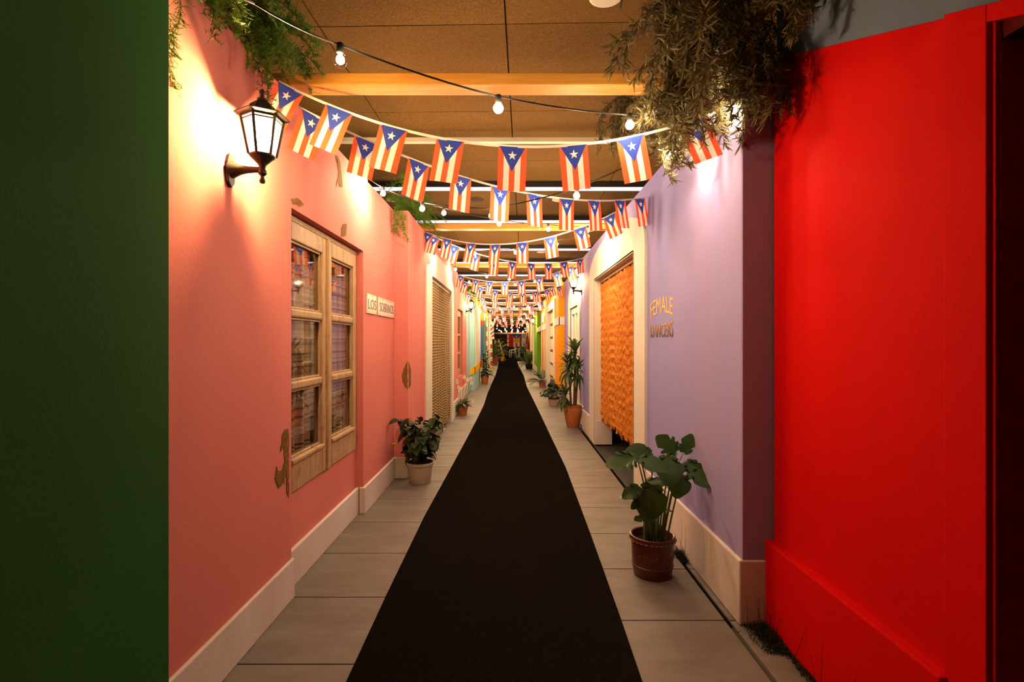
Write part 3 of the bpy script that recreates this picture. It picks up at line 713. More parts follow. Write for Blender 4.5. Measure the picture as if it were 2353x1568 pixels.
# wooden step ladder with bucket
ld = thing('step_ladder', 'wooden step ladder leaning open among the far left plants', 'ladder', (-.95, 37.6, .004))
for s in (-1, 1):
    MB().tube([(s*.32+.05, -.25, 0), (s*.14-.18, 0, 1.55)], .03, 6).build('rail', M_tan, ld)
    MB().tube([(s*.32+.15, .45, 0), (s*.14-.16, .03, 1.5)], .025, 6).build('rear_rail', M_tan, ld)
for q in range(5): MB().box(-.30+q*.03+.05-q*.05, .30-q*.03+.05-q*.05, -.25+q*.045, -.13+q*.045, .25+q*.28, .28+q*.28).build('step', M_tan, ld)
bk = thing('yellow_bucket', 'small yellow bucket standing beside the step ladder', 'bucket', (-.72, 36.95, .004))
MB().lathe([(.10, 0), (.13, .28), (.14, .28), (.14, .30), (.12, .30), (.09, .03)], 16, cap=False).build('body', M_yellow, bk, smooth=True)
MB().tube([(-.13, 0, .28), (-.1, 0, .40), (0, 0, .44), (.1, 0, .40), (.13, 0, .28)], .006).build('handle', M_blackmetal, bk)

# ------------------------------------------------------------------ overhead: beams, ceiling lights
for i, (y, lab) in enumerate(((2.757, 'nearest pale timber beam across the passage'), (6.30, 'second timber beam across the passage'), (9.5, 'third timber beam across the passage'), (12.7, 'fourth timber beam across the passage'), (16.0, 'fifth timber beam across the passage'), (19.4, 'sixth timber beam across the passage'), (23.0, 'seventh timber beam across the passage'), (27.0, 'farthest timber beam across the passage'))):
    o = MB().box(-1.62, 1.55, 0, .125, 0, .064).build('timber_beam', M_wood, bev=.004)
    o.location = (0, y, ZT+.002); tag(o, lab, 'beam', 'timber beams resting on the walls')
ORD = ['nearest', 'second', 'third', 'fourth', 'fifth', 'sixth', 'seventh', 'eighth', 'ninth', 'tenth', 'eleventh', 'twelfth', 'thirteenth', 'fourteenth', 'fifteenth', 'sixteenth', 'seventeenth', 'eighteenth', 'nineteenth', 'twentieth', 'twenty-first', 'twenty-second', 'twenty-third', 'twenty-fourth', 'twenty-fifth', 'twenty-sixth']
for i, y in enumerate((6.48, 8.26, 10.78, 12.6, 15, 17, 19.4, 21.3, 25.6, 29.9)):
    t = thing('linear_ceiling_light', '%s long white light strip hung below the ceiling' % ORD[i], 'ceiling light', (0, y, 3.36), group='light strips below the ceiling')
    MB().box(-2.5, 2.5, -.03, .03, .03, .10).build('housing', M_blackmetal, t)
    MB().box(-2.48, 2.48, -.028, .028, .0, .03).build('diffuser', M_led, t)
    for x in (-1.6, -.5, .6, 1.7): MB().tube([(x, 0, .1), (x, 0, ZC-3.36)], .004, 5).build('hanger', M_blackmetal, t)
tag(MB().box(-2.5, 2.5, 4.90, 4.96, 3.36, 3.40).box(-2.0, -1.96, 4.91, 4.95, 3.40, ZC).box(2, 2.04, 4.91, 4.95, 3.4, ZC).build('ceiling_conduit', M_cedge), 'unlit cream conduit across the ceiling before the light strips', 'conduit')
for x, y, lab in ((.55, 2.99, 'round cream ceiling speaker above the nearest beam'), (-1.70, 7.3, 'round cream ceiling speaker over the left wall top'), (.67, 7.3, 'round cream ceiling speaker right of centre past first light strip'), (.66, 11.6, 'distant round cream ceiling speaker right of centre')):
    t = thing('ceiling_speaker', lab, 'speaker', (x, y, ZC), group='round ceiling speakers')
    MB().lathe([(.10, 0), (.10, -.008), (.088, -.014)], 24).build('rim', M_cedge, t, smooth=True)
    MB().lathe([(.086, -.012), (.086, -.016)], 24).build('grille', M_pwhite, t, smooth=True)
t = thing('ceiling_vent', 'small dark round vent in the ceiling left of centre', 'vent', (-.5, 7.3, ZC))
MB().lathe([(.10, 0), (.10, -.01), (.08, -.014)], 20).build('rim', M_bark, t, smooth=True); MB().lathe([(.07, -.002), (.07, -.02)], 20).build('core', M_dark, t, smooth=True)

# ------------------------------------------------------------------ bunting
def flag_mesh(seed):
    rr = random.Random(seed); nx, nz = 5, 6; w, h = .150, .232; vs = []; uvs = []; fs = []
    a, b_, c = rr.uniform(-.010, .010), rr.uniform(-.012, .012), rr.uniform(-.008, .008)
    for j in range(nz+1):
        for i in range(nx+1):
            u, v = i/nx, j/nz
            y = (a*math.sin(PI*u)+c*math.sin(2*PI*u))*v+b_*v*v
            vs.append(((u-.5)*w, y, -v*h)); uvs.append((u, v))
    fs = [(j*(nx+1)+i, j*(nx+1)+i+1, (j+1)*(nx+1)+i+1, (j+1)*(nx+1)+i) for j in range(nz) for i in range(nx)]
    me = bpy.data.meshes.new('flag'); me.from_pydata(vs, [], fs); me.materials.append(M_flag)
    ul = me.uv_layers.new(name='UVMap')
    for p in me.polygons:
        for li in p.loop_indices: ul.data[li].uv = uvs[me.loops[li].vertex_index]
    me.shade_smooth(); return me
FLAGS = [flag_mesh(i) for i in range(6)]
def bunting(a, b_, sag, n, label, seed=0, skew=0.0, t0=None, t1=None, xs=None):
    rr = random.Random(seed); a, b_ = Vector(a), Vector(b_)
    def pt(t): p = a.lerp(b_, t); return p-Vector((0, 0, 4*sag*t*(1-t)))
    base = a.copy()
    g = thing('flag_bunting', label, 'bunting', base, group='flag garlands across the passage')
    m = MB(); q = 28; ps = [pt(i/q)-base for i in range(q+1)]
    vs = []; fs = []
    for p in ps: vs += [p+Vector((0, -.0012, .0)), p+Vector((0, -.0012, .014)), p+Vector((0, .0012, .014)), p+Vector((0, .0012, 0))]
    for i in range(q):
        for e in range(4): fs.append((i*4+e, i*4+(e+1) % 4, i*4+4+(e+1) % 4, i*4+4+e))
    m.add(vs, fs).build('ribbon', M_ribbon, g)
    L = (b_-a).length
    t0 = .05 if t0 is None else t0; t1 = .95 if t1 is None else t1
    if xs: n = len(xs)
    for i in range(n):
        if xs:
            q = (xs[i]-1176.5)/F; t = (q*a.y-a.x)/((b_.x-a.x)-q*(b_.y-a.y))
        else: t = t0+(t1-t0)*i/(n-1)+rr.uniform(-.006, .006)
        p = pt(t); tg = (pt(t+.02)-pt(t-.02)).normalized()
        dn_ = Vector((0, 0, -1)); dn_ = (dn_-tg*dn_.dot(tg)*.75).normalized()
        x = tg; z = -dn_; y = z.cross(x).normalized(); z = x.cross(y)
        rot = Matrix((x, y, z)).transposed().to_4x4()
        rot = rot @ Matrix.Rotation(rr.uniform(-.12, .12)+skew, 4, 'X') @ Matrix.Rotation(rr.uniform(-.12, .12), 4, 'Z')
        link('flag', FLAGS[rr.randrange(6)], g, mat4=Matrix.Translation(p-base+Vector((0, -.003, .004))) @ rot)
    return g
bunting((-1.22, 2.68, 2.80), (1.15, 2.74, 2.69), .27, 0, 'flag garland nearest the lantern, hanging straight across below the first beam', 1, xs=(668, 780, 905, 1035, 1178, 1317, 1448, 1592))
bunting((-1.22, 2.80, 2.75), (1.15, 4.42, 2.68), .20, 0, 'second flag garland, running from beside the lantern back to the cream arch', 2, xs=(722, 843, 963, 1060, 1150, 1228, 1302, 1365, 1424, 1470))
bunting((-1.08, 6.45, 2.81), (1.15, 5.20, 2.80), .25, 0, 'third flag garland, ending above the orange curtain doorway', 3, xs=(985, 1028, 1083, 1138, 1200, 1264, 1332, 1400))
bunting((-1.08, 6.55, 2.82), (1.16, 8.05, 2.76), .22, 0, 'fourth flag garland, starting above the tan rope doorway', 4, xs=(998, 1045, 1094, 1136, 1178, 1220, 1260, 1295, 1332))
bunting((-1.08, 9.95, 2.74), (1.20, 8.55, 2.78), .24, 0, 'fifth flag garland, reaching the right-hand lantern', 5, xs=(1060, 1094, 1126, 1160, 1198, 1238, 1278, 1308))
bunting((-1.08, 10.2, 2.68), (1.20, 11.8, 2.74), .22, 0, 'sixth flag garland, crossing in front of the orange facade', 6, xs=(1070, 1104, 1138, 1172, 1200, 1230, 1256, 1284))
bunting((-1.22, 13.4, 2.72), (1.07, 12.5, 2.80), .24, 7, 'seventh flag garland, starting above the left distant lantern', 7)
bunting((-1.22, 14.0, 2.70), (1.06, 16.2, 2.72), .22, 7, 'eighth flag garland, ending above the banded strand curtain', 8)
for i, (ya, yb) in enumerate(((18.6, 17.2), (19.0, 20.8), (23.2, 21.8), (24.6, 26.4), (28.6, 27.2), (30.0, 31.8), (34.5, 33.5))):
    bunting((-1.06, ya, 2.74), (1.03, yb, 2.74), .2, 7, '%s flag garland counted from the lantern, far down the passage' % ORD[i+8], 20+i)

# ------------------------------------------------------------------ string lights
def sphere_mesh(name, r, zc, mat, nu=12, nv=8):
    prof = [(max(1e-4, r*math.sin(PI*i/nv)), zc-r*math.cos(PI*i/nv)) for i in range(nv+1)]
    return MB().lathe(prof, nu).mesh(name, mat, True)
BULB = sphere_mesh('glass_bulb', .0225, -.052, M_bulb, 8, 5)
SOCK = MB().lathe([(.006, .008), (.014, .004), (.015, -.028), (.012, -.033)], 10).mesh('socket', M_cable, True)
BULB_DIM = sphere_mesh('glass_bulb', .0225, -.052, M_bulb_dim, 10, 6)
CLEAR = sphere_mesh('glass_bulb', .029, -.058, M_glass, 16, 10)
FILA = sphere_mesh('filament', .016, -.056, M_fil, 8, 6)
def light_string(pts, bulbs, label, clear=(), sag=.05, dim=False):
    """pts: cable anchor points; bulbs: points where sockets hang"""
    base = Vector(pts[0])
    g = thing('string_light', label, 'string lights', base, group='cables of warm bulbs over the passage')
    m = MB(); q = []
    for i in range(len(pts)-1):
        a, b_ = Vector(pts[i]), Vector(pts[i+1])
        for s in range(6):
            t = s/6; q.append(a.lerp(b_, t)-Vector((0, 0, 4*sag*t*(1-t)))-base)
    q.append(Vector(pts[-1])-base)
    m.tube(q, .0042, 5).build('cable', M_cable, g)
    for bi, b_ in enumerate(bulbs):
        p = Vector(b_)-base
        rz = R.uniform(0, 6)
        s = link('socket', SOCK, g, mat4=Matrix.Translation(p) @ Matrix.Rotation(R.uniform(-.1, .1), 4, 'Y'))
        if bi in clear:
            c = link('glass_bulb', CLEAR, g, mat4=Matrix.Translation(p)); link('filament', FILA, c)
        else: link('glass_bulb', BULB_DIM if dim else BULB, g, mat4=Matrix.Translation(p))
    return g
def up(v, d=.052): return Vector(v)+Vector((0, 0, d))
b1, b2, b3 = up(W(782, 138, 1.96), .058), up(W(1145, 252, 2.25), .058), up(W(1447, 290, 2.62), .058)
light_string([W(470, -70, 1.62), W(585, 8, 1.78), b1, b2, b3, W(1600, 255, 2.85)], [b1, b2, b3], 'nearest cable of bulbs from the left fern to the dry tree foliage', clear=(0,), sag=.012, dim=True)
b4, b5, b6, b7 = up(W(1690, 252, 2.66)), up(W(1545, 350, 3.05)), up(W(1325, 450, 3.45)), up(W(1130, 496, 3.80))
b8, b9 = up(W(970, 480, 4.15)), up(W(880, 445, 4.30))
b10 = Vector((-1.185, 4.12, 2.79))
light_string([W(1740, 150, 2.66), b4, b5, b6, b7, b8, b9, b10], [b4, b5, b6, b7, b8, b9, b10], 'second cable of bulbs from the dry tree foliage to the pink wall top', sag=.01)
b11, b12, b13, b14 = up(W(1020, 490, 5.0)), up(W(1147, 515, 5.2)), up(W(1260, 527, 5.45)), up(W(1350, 530, 5.8))
light_string([Vector((-1.2, 4.6, 2.82)), b11, b12, b13, b14, Vector((1.16, 6.2, 2.80))], [b11, b12, b13, b14], 'third cable of bulbs ending over the cream arch', sag=.015)
yy = 7.0; i = 3
while yy < 47:
    dy = (1.2, -1.0)[i % 2]; far = yy > 27
    xl = -1.07 if yy < 28.5 else -2.98; xr = 1.05 if yy < 21 else 1.0 if yy < 36.5 else 2.98
    zt = 2.80 if not far else max(2.45, 2.80-.055*(yy-27))
    a, b_ = Vector((xl, yy, zt)), Vector((xr, yy+dy, zt))
    bs = []; n = 5
    for q in range(n):
        t = (-.95+1.9*q/(n-1)+R.uniform(-.07, .07)-xl)/(xr-xl); p = a.lerp(b_, t); p.z -= .15*4*t*(1-t)*R.uniform(.85, 1.1)+.02; bs.append(p)
    light_string([a]+bs+[b_], bs, '%s cable of bulbs counted from the lantern, down the passage' % ORD[i], sag=.015)
    yy += 1.9 if yy < 18 else 2.5; i += 1

# ------------------------------------------------------------------ lanterns
LB = sphere_mesh('bulb', .026, .143, M_lbulb, 12, 8)
def lantern(loc, rz, label):
    t = thing('wall_lantern', label, 'lantern', loc, rz, 'black six-sided wall lanterns')
    ax = .150
    MB().prism([(-.026, -.055), (0, -.080), (.026, -.055), (.030, .03), (.018, .062), (0, .075), (-.018, .062), (-.030, .03)], 'x', 0, .016).build('back_plate', M_blackmetal, t, bev=.003)
    MB().tube([(.012, 0, .0), (.03, 0, .0), (.05, 0, .0), (.08, 0, .0), (.115, 0, .0), (ax, 0, 0)], [.040, .032, .023, .016, .013, .012], 12).build('arm', M_blackmetal, t, smooth=True)
    MB().lathe([(.001, -.062), (.011, -.058), (.013, -.048), (.008, -.038), (.008, -.028), (.018, -.018), (.018, -.006), (.012, .004), (.016, .018), (.018, .022), (.040, .045), (.053, .056), (.054, .0625)], 12, (ax, 0, 0)).build('cup', M_blackmetal, t, smooth=True)
    hx = [(math.cos(PI/3*i+PI/6), math.sin(PI/3*i+PI/6)) for i in range(6)]
    zb, zt, rb, rt = .0625, .222, .054, .084
    fr = MB()
    for i in range(6):
        a = hx[i]; fr.tube([(ax+a[0]*rb, a[1]*rb, zb), (ax+a[0]*rt, a[1]*rt, zt)], .0078, 4)
        b_ = hx[(i+1) % 6]
        for z, r in ((zt, rt), (zt-.012, rt-.002), (zb, rb)): fr.tube([(ax+a[0]*r, a[1]*r, z), (ax+b_[0]*r, b_[1]*r, z)], .004, 4)
    fr.build('frame', M_blackmetal, t)
    for i in range(6):
        a, b_ = hx[i], hx[(i+1) % 6]; s = .97
        MB().add([(ax+a[0]*rb*s, a[1]*rb*s, zb), (ax+b_[0]*rb*s, b_[1]*rb*s, zb), (ax+b_[0]*rt*s, b_[1]*rt*s, zt), (ax+a[0]*rt*s, a[1]*rt*s, zt)], [(0, 1, 2, 3)]).build('pane', M_lglass, t)
    MB().lathe([(.084, .224), (.112, .232), (.113, .237), (.086, .247)], 6, (ax, 0, 0), PI/6, cap=False).build('eave', M_blackmetal, t)
    MB().lathe([(.100, .240), (.066, .250), (.060, .262), (.050, .282), (.028, .300), (.020, .304), (.020, .312), (.009, .316), (.008, .330), (.013, .338), (.013, .346), (.006, .354), (.001, .356)], 6, (ax, 0, 0), PI/6).build('roof', M_blackmetal, t)
    link('bulb', LB, t, (ax, 0, 0))
    MB().lathe([(.010, .062), (.010, .120)], 8, (ax, 0, 0)).build('candle_socket', M_blackmetal, t)
    return t
lantern((XL, 2.257, 2.205), 0, 'large lit black lantern on the pink wall nearest the viewer')
lantern((XL, 13.75, 2.26), 0, 'distant lit lantern on the left pink wall beside the blue pier')
lantern((XQ, 8.95, 2.33), PI, 'lit lantern on the right in the lavender recess above the tall plant')
lantern((1.065, 22.4, 2.18), PI, 'farthest lit lantern, on the right beside the green pier')

# ------------------------------------------------------------------ plants
M_ldark = leafmat('dark_leaf', (.009, .024, .008), (.022, .045, .014), .12, .45)
M_lmons = leafmat('monstera_leaf', (.018, .060, .014), (.045, .11, .022), .25, .35)
M_ldrac = leafmat('dracaena_leaf', (.030, .075, .015), (.10, .17, .03), .25, .4)
M_lily = leafmat('lily_leaf', (.02, .06, .018), (.06, .12, .03), .25, .35)
M_fern = leafmat('fern_needle', (.06, .17, .02), (.15, .30, .03), .4, .5)
M_dry = leafmat('dry_willow_leaf', (.105, .10, .045), (.19, .15, .065), .3, .6)
M_petal = leafmat('white_petal', (.82, .78, .70), (.75, .68, .6), .4, .5)
def leaf_geo(L, Wd, n=5, bend=.3, fold=.25, prof=None, base=0.0):
    """leaf along +x, arching down with bend; returns verts, faces"""
    prof = prof or (lambda t: math.sin(PI*min(1, t**.8))**.9)
    vs = []; fs = []; x = z = 0; ang = 0; st = L/n
    for i in range(n+1):
        t = i/n; w = Wd/2*max(.02, prof(t))
        vs += [(x, -w, z+w*fold), (x, 0, z), (x, w, z+w*fold)]
        ang -= bend/n; x += st*math.cos(ang); z += st*math.sin(ang)
    for i in range(n):
        q = i*3; fs += [(q, q+1, q+4, q+3), (q+1, q+2, q+5, q+4)]
    return vs, fs
def leaf_mesh(name, mat, *a, **k_):
    m = MB(); m.add(*leaf_geo(*a, **k_)); me = m.mesh(name, mat, False); me.shade_smooth(); return me
heart = lambda t: (math.sin(PI*min(1, (t*.93+.07)**.62)))**.75
lance = lambda t: math.sin(PI*min(1, (t*.96+.04)**.7))
def pot(prof, mat, loc, name, label, rz=0, soil=None, cat='potted plant', n=28):
    t = thing(name, label, cat, loc, rz)
    MB().lathe(prof, n, cap=False).build('pot', mat, t, smooth=True)
    r, z = soil; MB().lathe([(r, z-.02), (r*.98, z), (r*.5, z+.008)], 20).build('soil', M_soil, t, smooth=True)
    return t
# 1. dark bushy hibiscus in the beige pot
bh = pot([(.105, 0), (.108, .004), (.130, .178), (.138, .180), (.140, .188), (.140, .208), (.136, .212), (.129, .208), (.125, .17), (.10, .01), (.0, .01)], M_beige, (-.945, 5.26, 0), 'potted_hibiscus', 'dark bushy hibiscus in a beige pot by the pink wall step', soil=(.126, .18))
LH = [leaf_mesh('leaf', M_ldark, .085+.012*i, .068+.01*i, 5, .5+.2*i, .2, heart) for i in range(3)]
rr = random.Random(11)
for i in range(17):
    a = 2*PI*i/17+rr.uniform(-.2, .2); rad = rr.uniform(.07, .24); hh = .20+rr.uniform(.28, .56)-.45*rad
    tip = Vector((math.cos(a)*rad, math.sin(a)*rad, hh)); b0 = Vector((math.cos(a)*.03, math.sin(a)*.03, .175))
    mid = b0.lerp(tip, .5)+Vector((0, 0, .05))
    MB().tube([b0, mid, tip], [.005, .004, .002], 5).build('stem', M_bark, bh, smooth=True)
    for j in range(11):
        t = .2+.8*j/10; p = (b0.lerp(mid, t*2) if t < .5 else mid.lerp(tip, t*2-1))
        d = Vector((math.cos(a)*.6+rr.uniform(-.9, .9), math.sin(a)*.6+rr.uniform(-.9, .9), rr.uniform(-.7, .3)))
        p = p+d.normalized()*.02
        if p.x+bh.location.x < -1.03 and p.y+bh.location.y > 5.28: continue
        link('leaf', LH[rr.randrange(3)], bh, mat4=frame(p, d, (rr.uniform(-.4, .4), rr.uniform(-.6, .2), 1), rr.uniform(.9, 1.35)))
for p, dd in (((-.24, -.12, .40), (-.3, -.6, .2)),):
    fl = MB()
    for q in range(5):
        a = q*2*PI/5; mm = frame((0, 0, 0), (math.cos(a), math.sin(a), .5), (0, 0, 1)); vs, fs = leaf_geo(.035, .03, 3, -.4, .2)
        fl.add([mm @ Vector(x) for x in vs], fs)
    f_ = fl.build('flower', M_orange, bh, smooth=True); f_.location = p
# 2. peace lily in terracotta pot
tpot = lambda r, h: [(r*.72, 0), (r*.74, .004), (r*.93, h*.74), (r, h*.76), (r*1.02, h), (r*.95, h), (r*.9, h*.75), (r*.7, .02), (0, .02)]
pl = pot(tpot(.118, .205), M_terra, (-.975, 10.05, 0), 'potted_peace_lily', 'white-flowered peace lily in a terracotta pot on the left', soil=(.105, .18))
LL = leaf_mesh('leaf', M_lily, .30, .085, 6, 1.2, .25, lance)
for i in range(36):
    a = 2*PI*i/24*2.39; el = rr.uniform(.3, 1.3)
    if math.cos(a)*math.cos(el) < -.35: continue
    link('leaf', LL, pl, mat4=frame((math.cos(a)*.03, math.sin(a)*.03, .18), (math.cos(a)*math.cos(el), math.sin(a)*math.cos(el), math.sin(el)), (0, 0, 1), rr.uniform(.65, 1.15)))
LP = leaf_mesh('petal', M_petal, .16, .12, 5, -.5, .35, heart)
for x, y, z in ((-.12, -.02, .62), (.02, .02, .72), (.16, -.03, .70), (.10, .05, .66), (-.05, -.05, .52), (.18, .04, .60)):
    MB().tube([(x*.1, y*.1, .18), (x*.6, y*.6, z*.65), (x, y, z)], .004, 5).build('flower_stem', M_stem, pl)
    link('petal', LP, pl, mat4=frame((x, y, z-.02), (rr.uniform(-.6, .6), -.5, 1), (0, 1, .3), rr.uniform(.5, .75)))
# 3. tall leafy plant
pt3 = pot(tpot(.135, .28), M_terra, (-.925, 17.4, 0), 'potted_rubber_plant', 'tall leafy plant in a terracotta pot before the barber shutters', soil=(.12, .25))
LR = leaf_mesh('leaf', M_ldark, .30, .13, 5, .6, .2, lance)
for s in range(3):
    a0 = s*2.1; top = Vector((math.cos(a0)*.10, math.sin(a0)*.08, 1.10-.12*s))
    MB().tube([(math.cos(a0)*.03, math.sin(a0)*.03, .24), top], [.012, .006], 6).build('stem', M_bark, pt3)
    for j in range(30):
        t = j/29; a = j*2.4+s
        if math.cos(a) < -.45: continue
        p = Vector((math.cos(a0)*.03, math.sin(a0)*.03, .24)).lerp(top, .12+.88*t)
        link('leaf', LR, pt3, mat4=frame(p, (math.cos(a), math.sin(a), .5-.5*(1-t)), (0, 0, 1), rr.uniform(.8, 1.2)))
for d in ((1, -.4, .15), (1, .1, .4), (.9, -.8, .3)): link('leaf', LR, pt3, mat4=frame((.05, -.05, .30), d, (0, 0, 1), 1.3))
# 4. monstera in brown glazed pot
ms = pot([(.112, 0), (.116, .004), (.124, .06), (.127, .062), (.128, .07), (.125, .073), (.130, .218), (.138, .224), (.138, .246), (.132, .25), (.124, .246), (.120, .20), (.10, .02), (0, .02)], M_brownpot, (.875, 3.19, 0), 'potted_monstera', 'monstera with broad leaves in a brown glazed pot at right', soil=(.122, .20))
rim = MB()
for i in range(30):
    a = 2*PI*i/30; c, s_ = math.cos(a), math.sin(a)
    rim.tube([(c*.139+s_*-.010, s_*.139+c*.010, .226), (c*.144, s_*.144, .221), (c*.139+s_*.010, s_*.139-c*.010, .226)], .0028, 4)
rim.build('rim_scallops', M_brownrel, ms)
sw = MB()
for a0 in (-2.35, -1.75, -1.0, -.4, .6, 2.2):
    for sg_ in (1, -1):
        ps = []
        for q in range(9):
            th = q/8*4.4; rr2 = .024*(1-q/11); aa = a0+sg_*(.12+rr2*math.cos(th)*4.5); ps.append((math.cos(aa)*(.1285+.0005*q*.3), math.sin(aa)*.1285, .125+rr2*math.sin(th)*1.2))
        sw.tube(ps, .0017, 4)
sw.build('scroll_relief', M_brownrel, ms)
def monstera_leaf(L, Wd, slits):
    vs = [(0, 0, 0)]; n = 30; fs = []
    out = []
    for i in range(n+1):
        a = -PI*.93+2*PI*.93*i/n       # angle from tip direction
        r = .5*(1+.22*math.cos(a)+.30*math.exp(-(a/.38)**2))
        notch = 1.0
        for sl in slits:
            if abs(abs(a)-sl) < .07: notch = .62
        x = L*(.34+r*math.cos(a)*notch); y = Wd*r*math.sin(a)*notch*.95
        if abs(a) > PI*.88: x = L*(.05); y *= .3
        out.append((x, y, -.35*(x-L*.3)**2/L-.5*y*y/Wd+.10*abs(y)))
    c = [(L*.05, 0, 0)]+out
    fs = [(0, i+1, i+2) for i in range(n)]
    return c, fs
def mleaf(L, Wd, slits):
    m = MB(); vs, fs = monstera_leaf(L, Wd, slits)
    # inner ring for curvature
    me = m.add(vs, fs).mesh('leaf', M_lmons); me.shade_smooth()
    return me
ML = [mleaf(.165, .165, (1.9,)), mleaf(.17, .17, (1.0, 1.55, 2.1)), mleaf(.15, .12, (1.35,))]
base = Vector(ms.location)
def mons(x, y, d, dirv, upv, kind, s, ox=0, oy=0):
    p = W(x, y, d)-base
    b0 = Vector((ox, oy, .20)); mid = b0.lerp(p, .55)+Vector(((p.x-ox)*-.12, 0, .05))
    st = MB(); st.tube([b0, b0.lerp(mid, .5)+Vector((0, 0, .01)), mid, mid.lerp(p, .6)+Vector((0, 0, .012)), p], [.0065, .006, .005, .004, .003], 6)
    st.build('stem', M_stem, ms, smooth=True)
    link('leaf', ML[kind], ms, mat4=frame(p, dirv, upv, s))
mons(1536, 1046, 3.15, (-.15, -.75, -.75), (0, -.9, .8), 0, 1.10, .03, .02)
mons(1556, 1040, 3.25, (-.7, .1, .6), (-.1, -.9, .4), 1, .85, .04, .02)
mons(1570, 1042, 3.27, (.45, .1, .8), (0, -.9, .3), 2, .85, .05, 0)
mons(1575, 1060, 3.18, (.55, -.5, -.45), (.2, -.8, .6), 1, .95, .06, .0)
mons(1583, 1085, 3.10, (.85, -.3, -.25), (.1, -.5, .9), 0, 1.0, .08, -.02)
mons(1568, 1090, 3.12, (-.4, -.5, -.7), (-.2, -.9, .5), 0, .85, .07, .02)
mons(1500, 1042, 3.22, (-.9, -.1, .2), (0, -.6, .8), 0, .95, .0, .04)
mons(1462, 1050, 3.05, (-.95, -.3, -.08), (.1, -.45, .9), 1, 1.05, -.02, -.02)
mons(1470, 1052, 3.0, (.8, -.35, -.2), (0, -.4, .9), 0, .95, -.01, -.03)
mons(1500, 1112, 3.02, (-.22, -.42, -.85), (0, -1, .35), 0, 1.22, .0, -.05)
mons(1482, 1108, 3.15, (.55, -.2, .1), (0, -.5, .9), 2, .85, -.02, .0)
mons(1470, 1118, 2.98, (-.85, -.5, -.3), (.6, -.3, .9), 2, .80, -.03, -.04)
mons(1455, 1126, 3.0, (-.9, -.3, -.2), (.3, .2, 1), 2, .62, -.04, -.02)
mons(1474, 1150, 2.98, (-.8, -.4, -.4), (.3, -.5, .9), 2, .5, -.04, -.04)
mons(1478, 1190, 2.98, (-.6, -.5, .1), (.3, -.5, .9), 2, .45, -.05, -.03)
mons(1540, 1172, 3.05, (-.3, -.6, .2), (0, -.4, .9), 2, .4, .04, -.03)
for i in range(12):
    a = i*2.4; MB().tube([(math.cos(a)*.05, math.sin(a)*.05, .2), (math.cos(a)*.06+rr.uniform(-.02, .02), math.sin(a)*.06, .2+rr.uniform(.1, .22))], [.006, .003], 5).build('stem', M_stem, ms)
# 5. dracaena in terracotta belly pot
dc = pot([(.105, 0), (.108, .005), (.145, .20), (.158, .27), (.156, .30), (.140, .325), (.148, .345), (.152, .36), (.146, .365), (.132, .355), (.12, .30), (0, .30)], M_terra, (1.035, 8.68, 0), 'potted_dracaena', 'tall dracaena with spiky leaf crowns in a round terracotta pot', soil=(.130, .335))
LD = [leaf_mesh('leaf', M_ldrac, .34, .055, 7, b, .3, lambda t: (math.sin(PI*min(1, (t*.9+.1)**.75)))**.7) for b in (.5, 1.1, 1.7)]
for (x, y, h1, n_) in ((.03, .0, 1.20, 56), (-.05, .03, .98, 46), (.06, -.03, .92, 44), (-.10, -.03, .50, 36)):
    b0 = Vector((x*.6, y, .33)); tp = Vector((x*1.3, y, h1))
    MB().tube([b0, b0.lerp(tp, .5), tp], [.020, .018, .014], 8).build('stem', M_bark, dc, smooth=True)
    for j in range(n_):
        t = j/(n_-1); a = j*2.399; el = -.15+1.35*t
        if math.cos(a)*math.cos(el) > .42: continue
        link('leaf', LD[min(2, int((1-t)*3))], dc, mat4=frame(tp+Vector((0, 0, .18*t-.09)), (math.cos(a)*math.cos(el), math.sin(a)*math.cos(el), math.sin(el)), (0, 0, 1), rr.uniform(.75, 1.05)*(1 if h1 > .6 else .8)))
# 6. bushy plant in red and white pot
M_pinkpot = paint('pink_white_glaze', (.70, .50, .45), rough=.4, sc=8)
bs_ = pot([(.105, 0), (.108, .004), (.125, .13), (.128, .135), (.10, .02), (0, .02)], M_pinkpot, (.945, 11.58, 0), 'potted_bush', 'low dark bush in a white and red pot by the orange pier', soil=(.118, .16))
MB().lathe([(.126, .13), (.135, .185), (.138, .19), (.130, .19), (.122, .14)], 28, cap=False).build('pot_rim', paint('dark_red_glaze', (.22, .015, .015), rough=.35), bs_, smooth=True)
LB_ = leaf_mesh('leaf', M_ldark, .11, .075, 4, .6, .2, lance)
for i in range(190):
    a = rr.uniform(0, 2*PI); el = rr.uniform(.0, 1.45); rad = rr.uniform(.10, .27)
    d = Vector((math.cos(a)*math.cos(el)*1.1, math.sin(a)*math.cos(el), math.sin(el)*.85))
    link('leaf', LB_, bs_, mat4=frame(Vector((0, 0, .22))+d*rad, (d.x+rr.uniform(-.5, .5), d.y+rr.uniform(-.5, .5), d.z-.6+rr.uniform(-.3, .3)), d, rr.uniform(.7, 1.2)))
m = MB()
for i in range(10): a = i*.63; m.tube([(0, 0, .15), (math.cos(a)*.18, math.sin(a)*.18, .38)], .006, 5)
m.build('stems', M_bark, bs_)
for d in ((-.2, -.2, 1), (.1, 0, 1), (-.05, .2, 1)): link('leaf', LR, bs_, mat4=frame((-.02, -.03, .38), d, (0, -1, .3), .8))
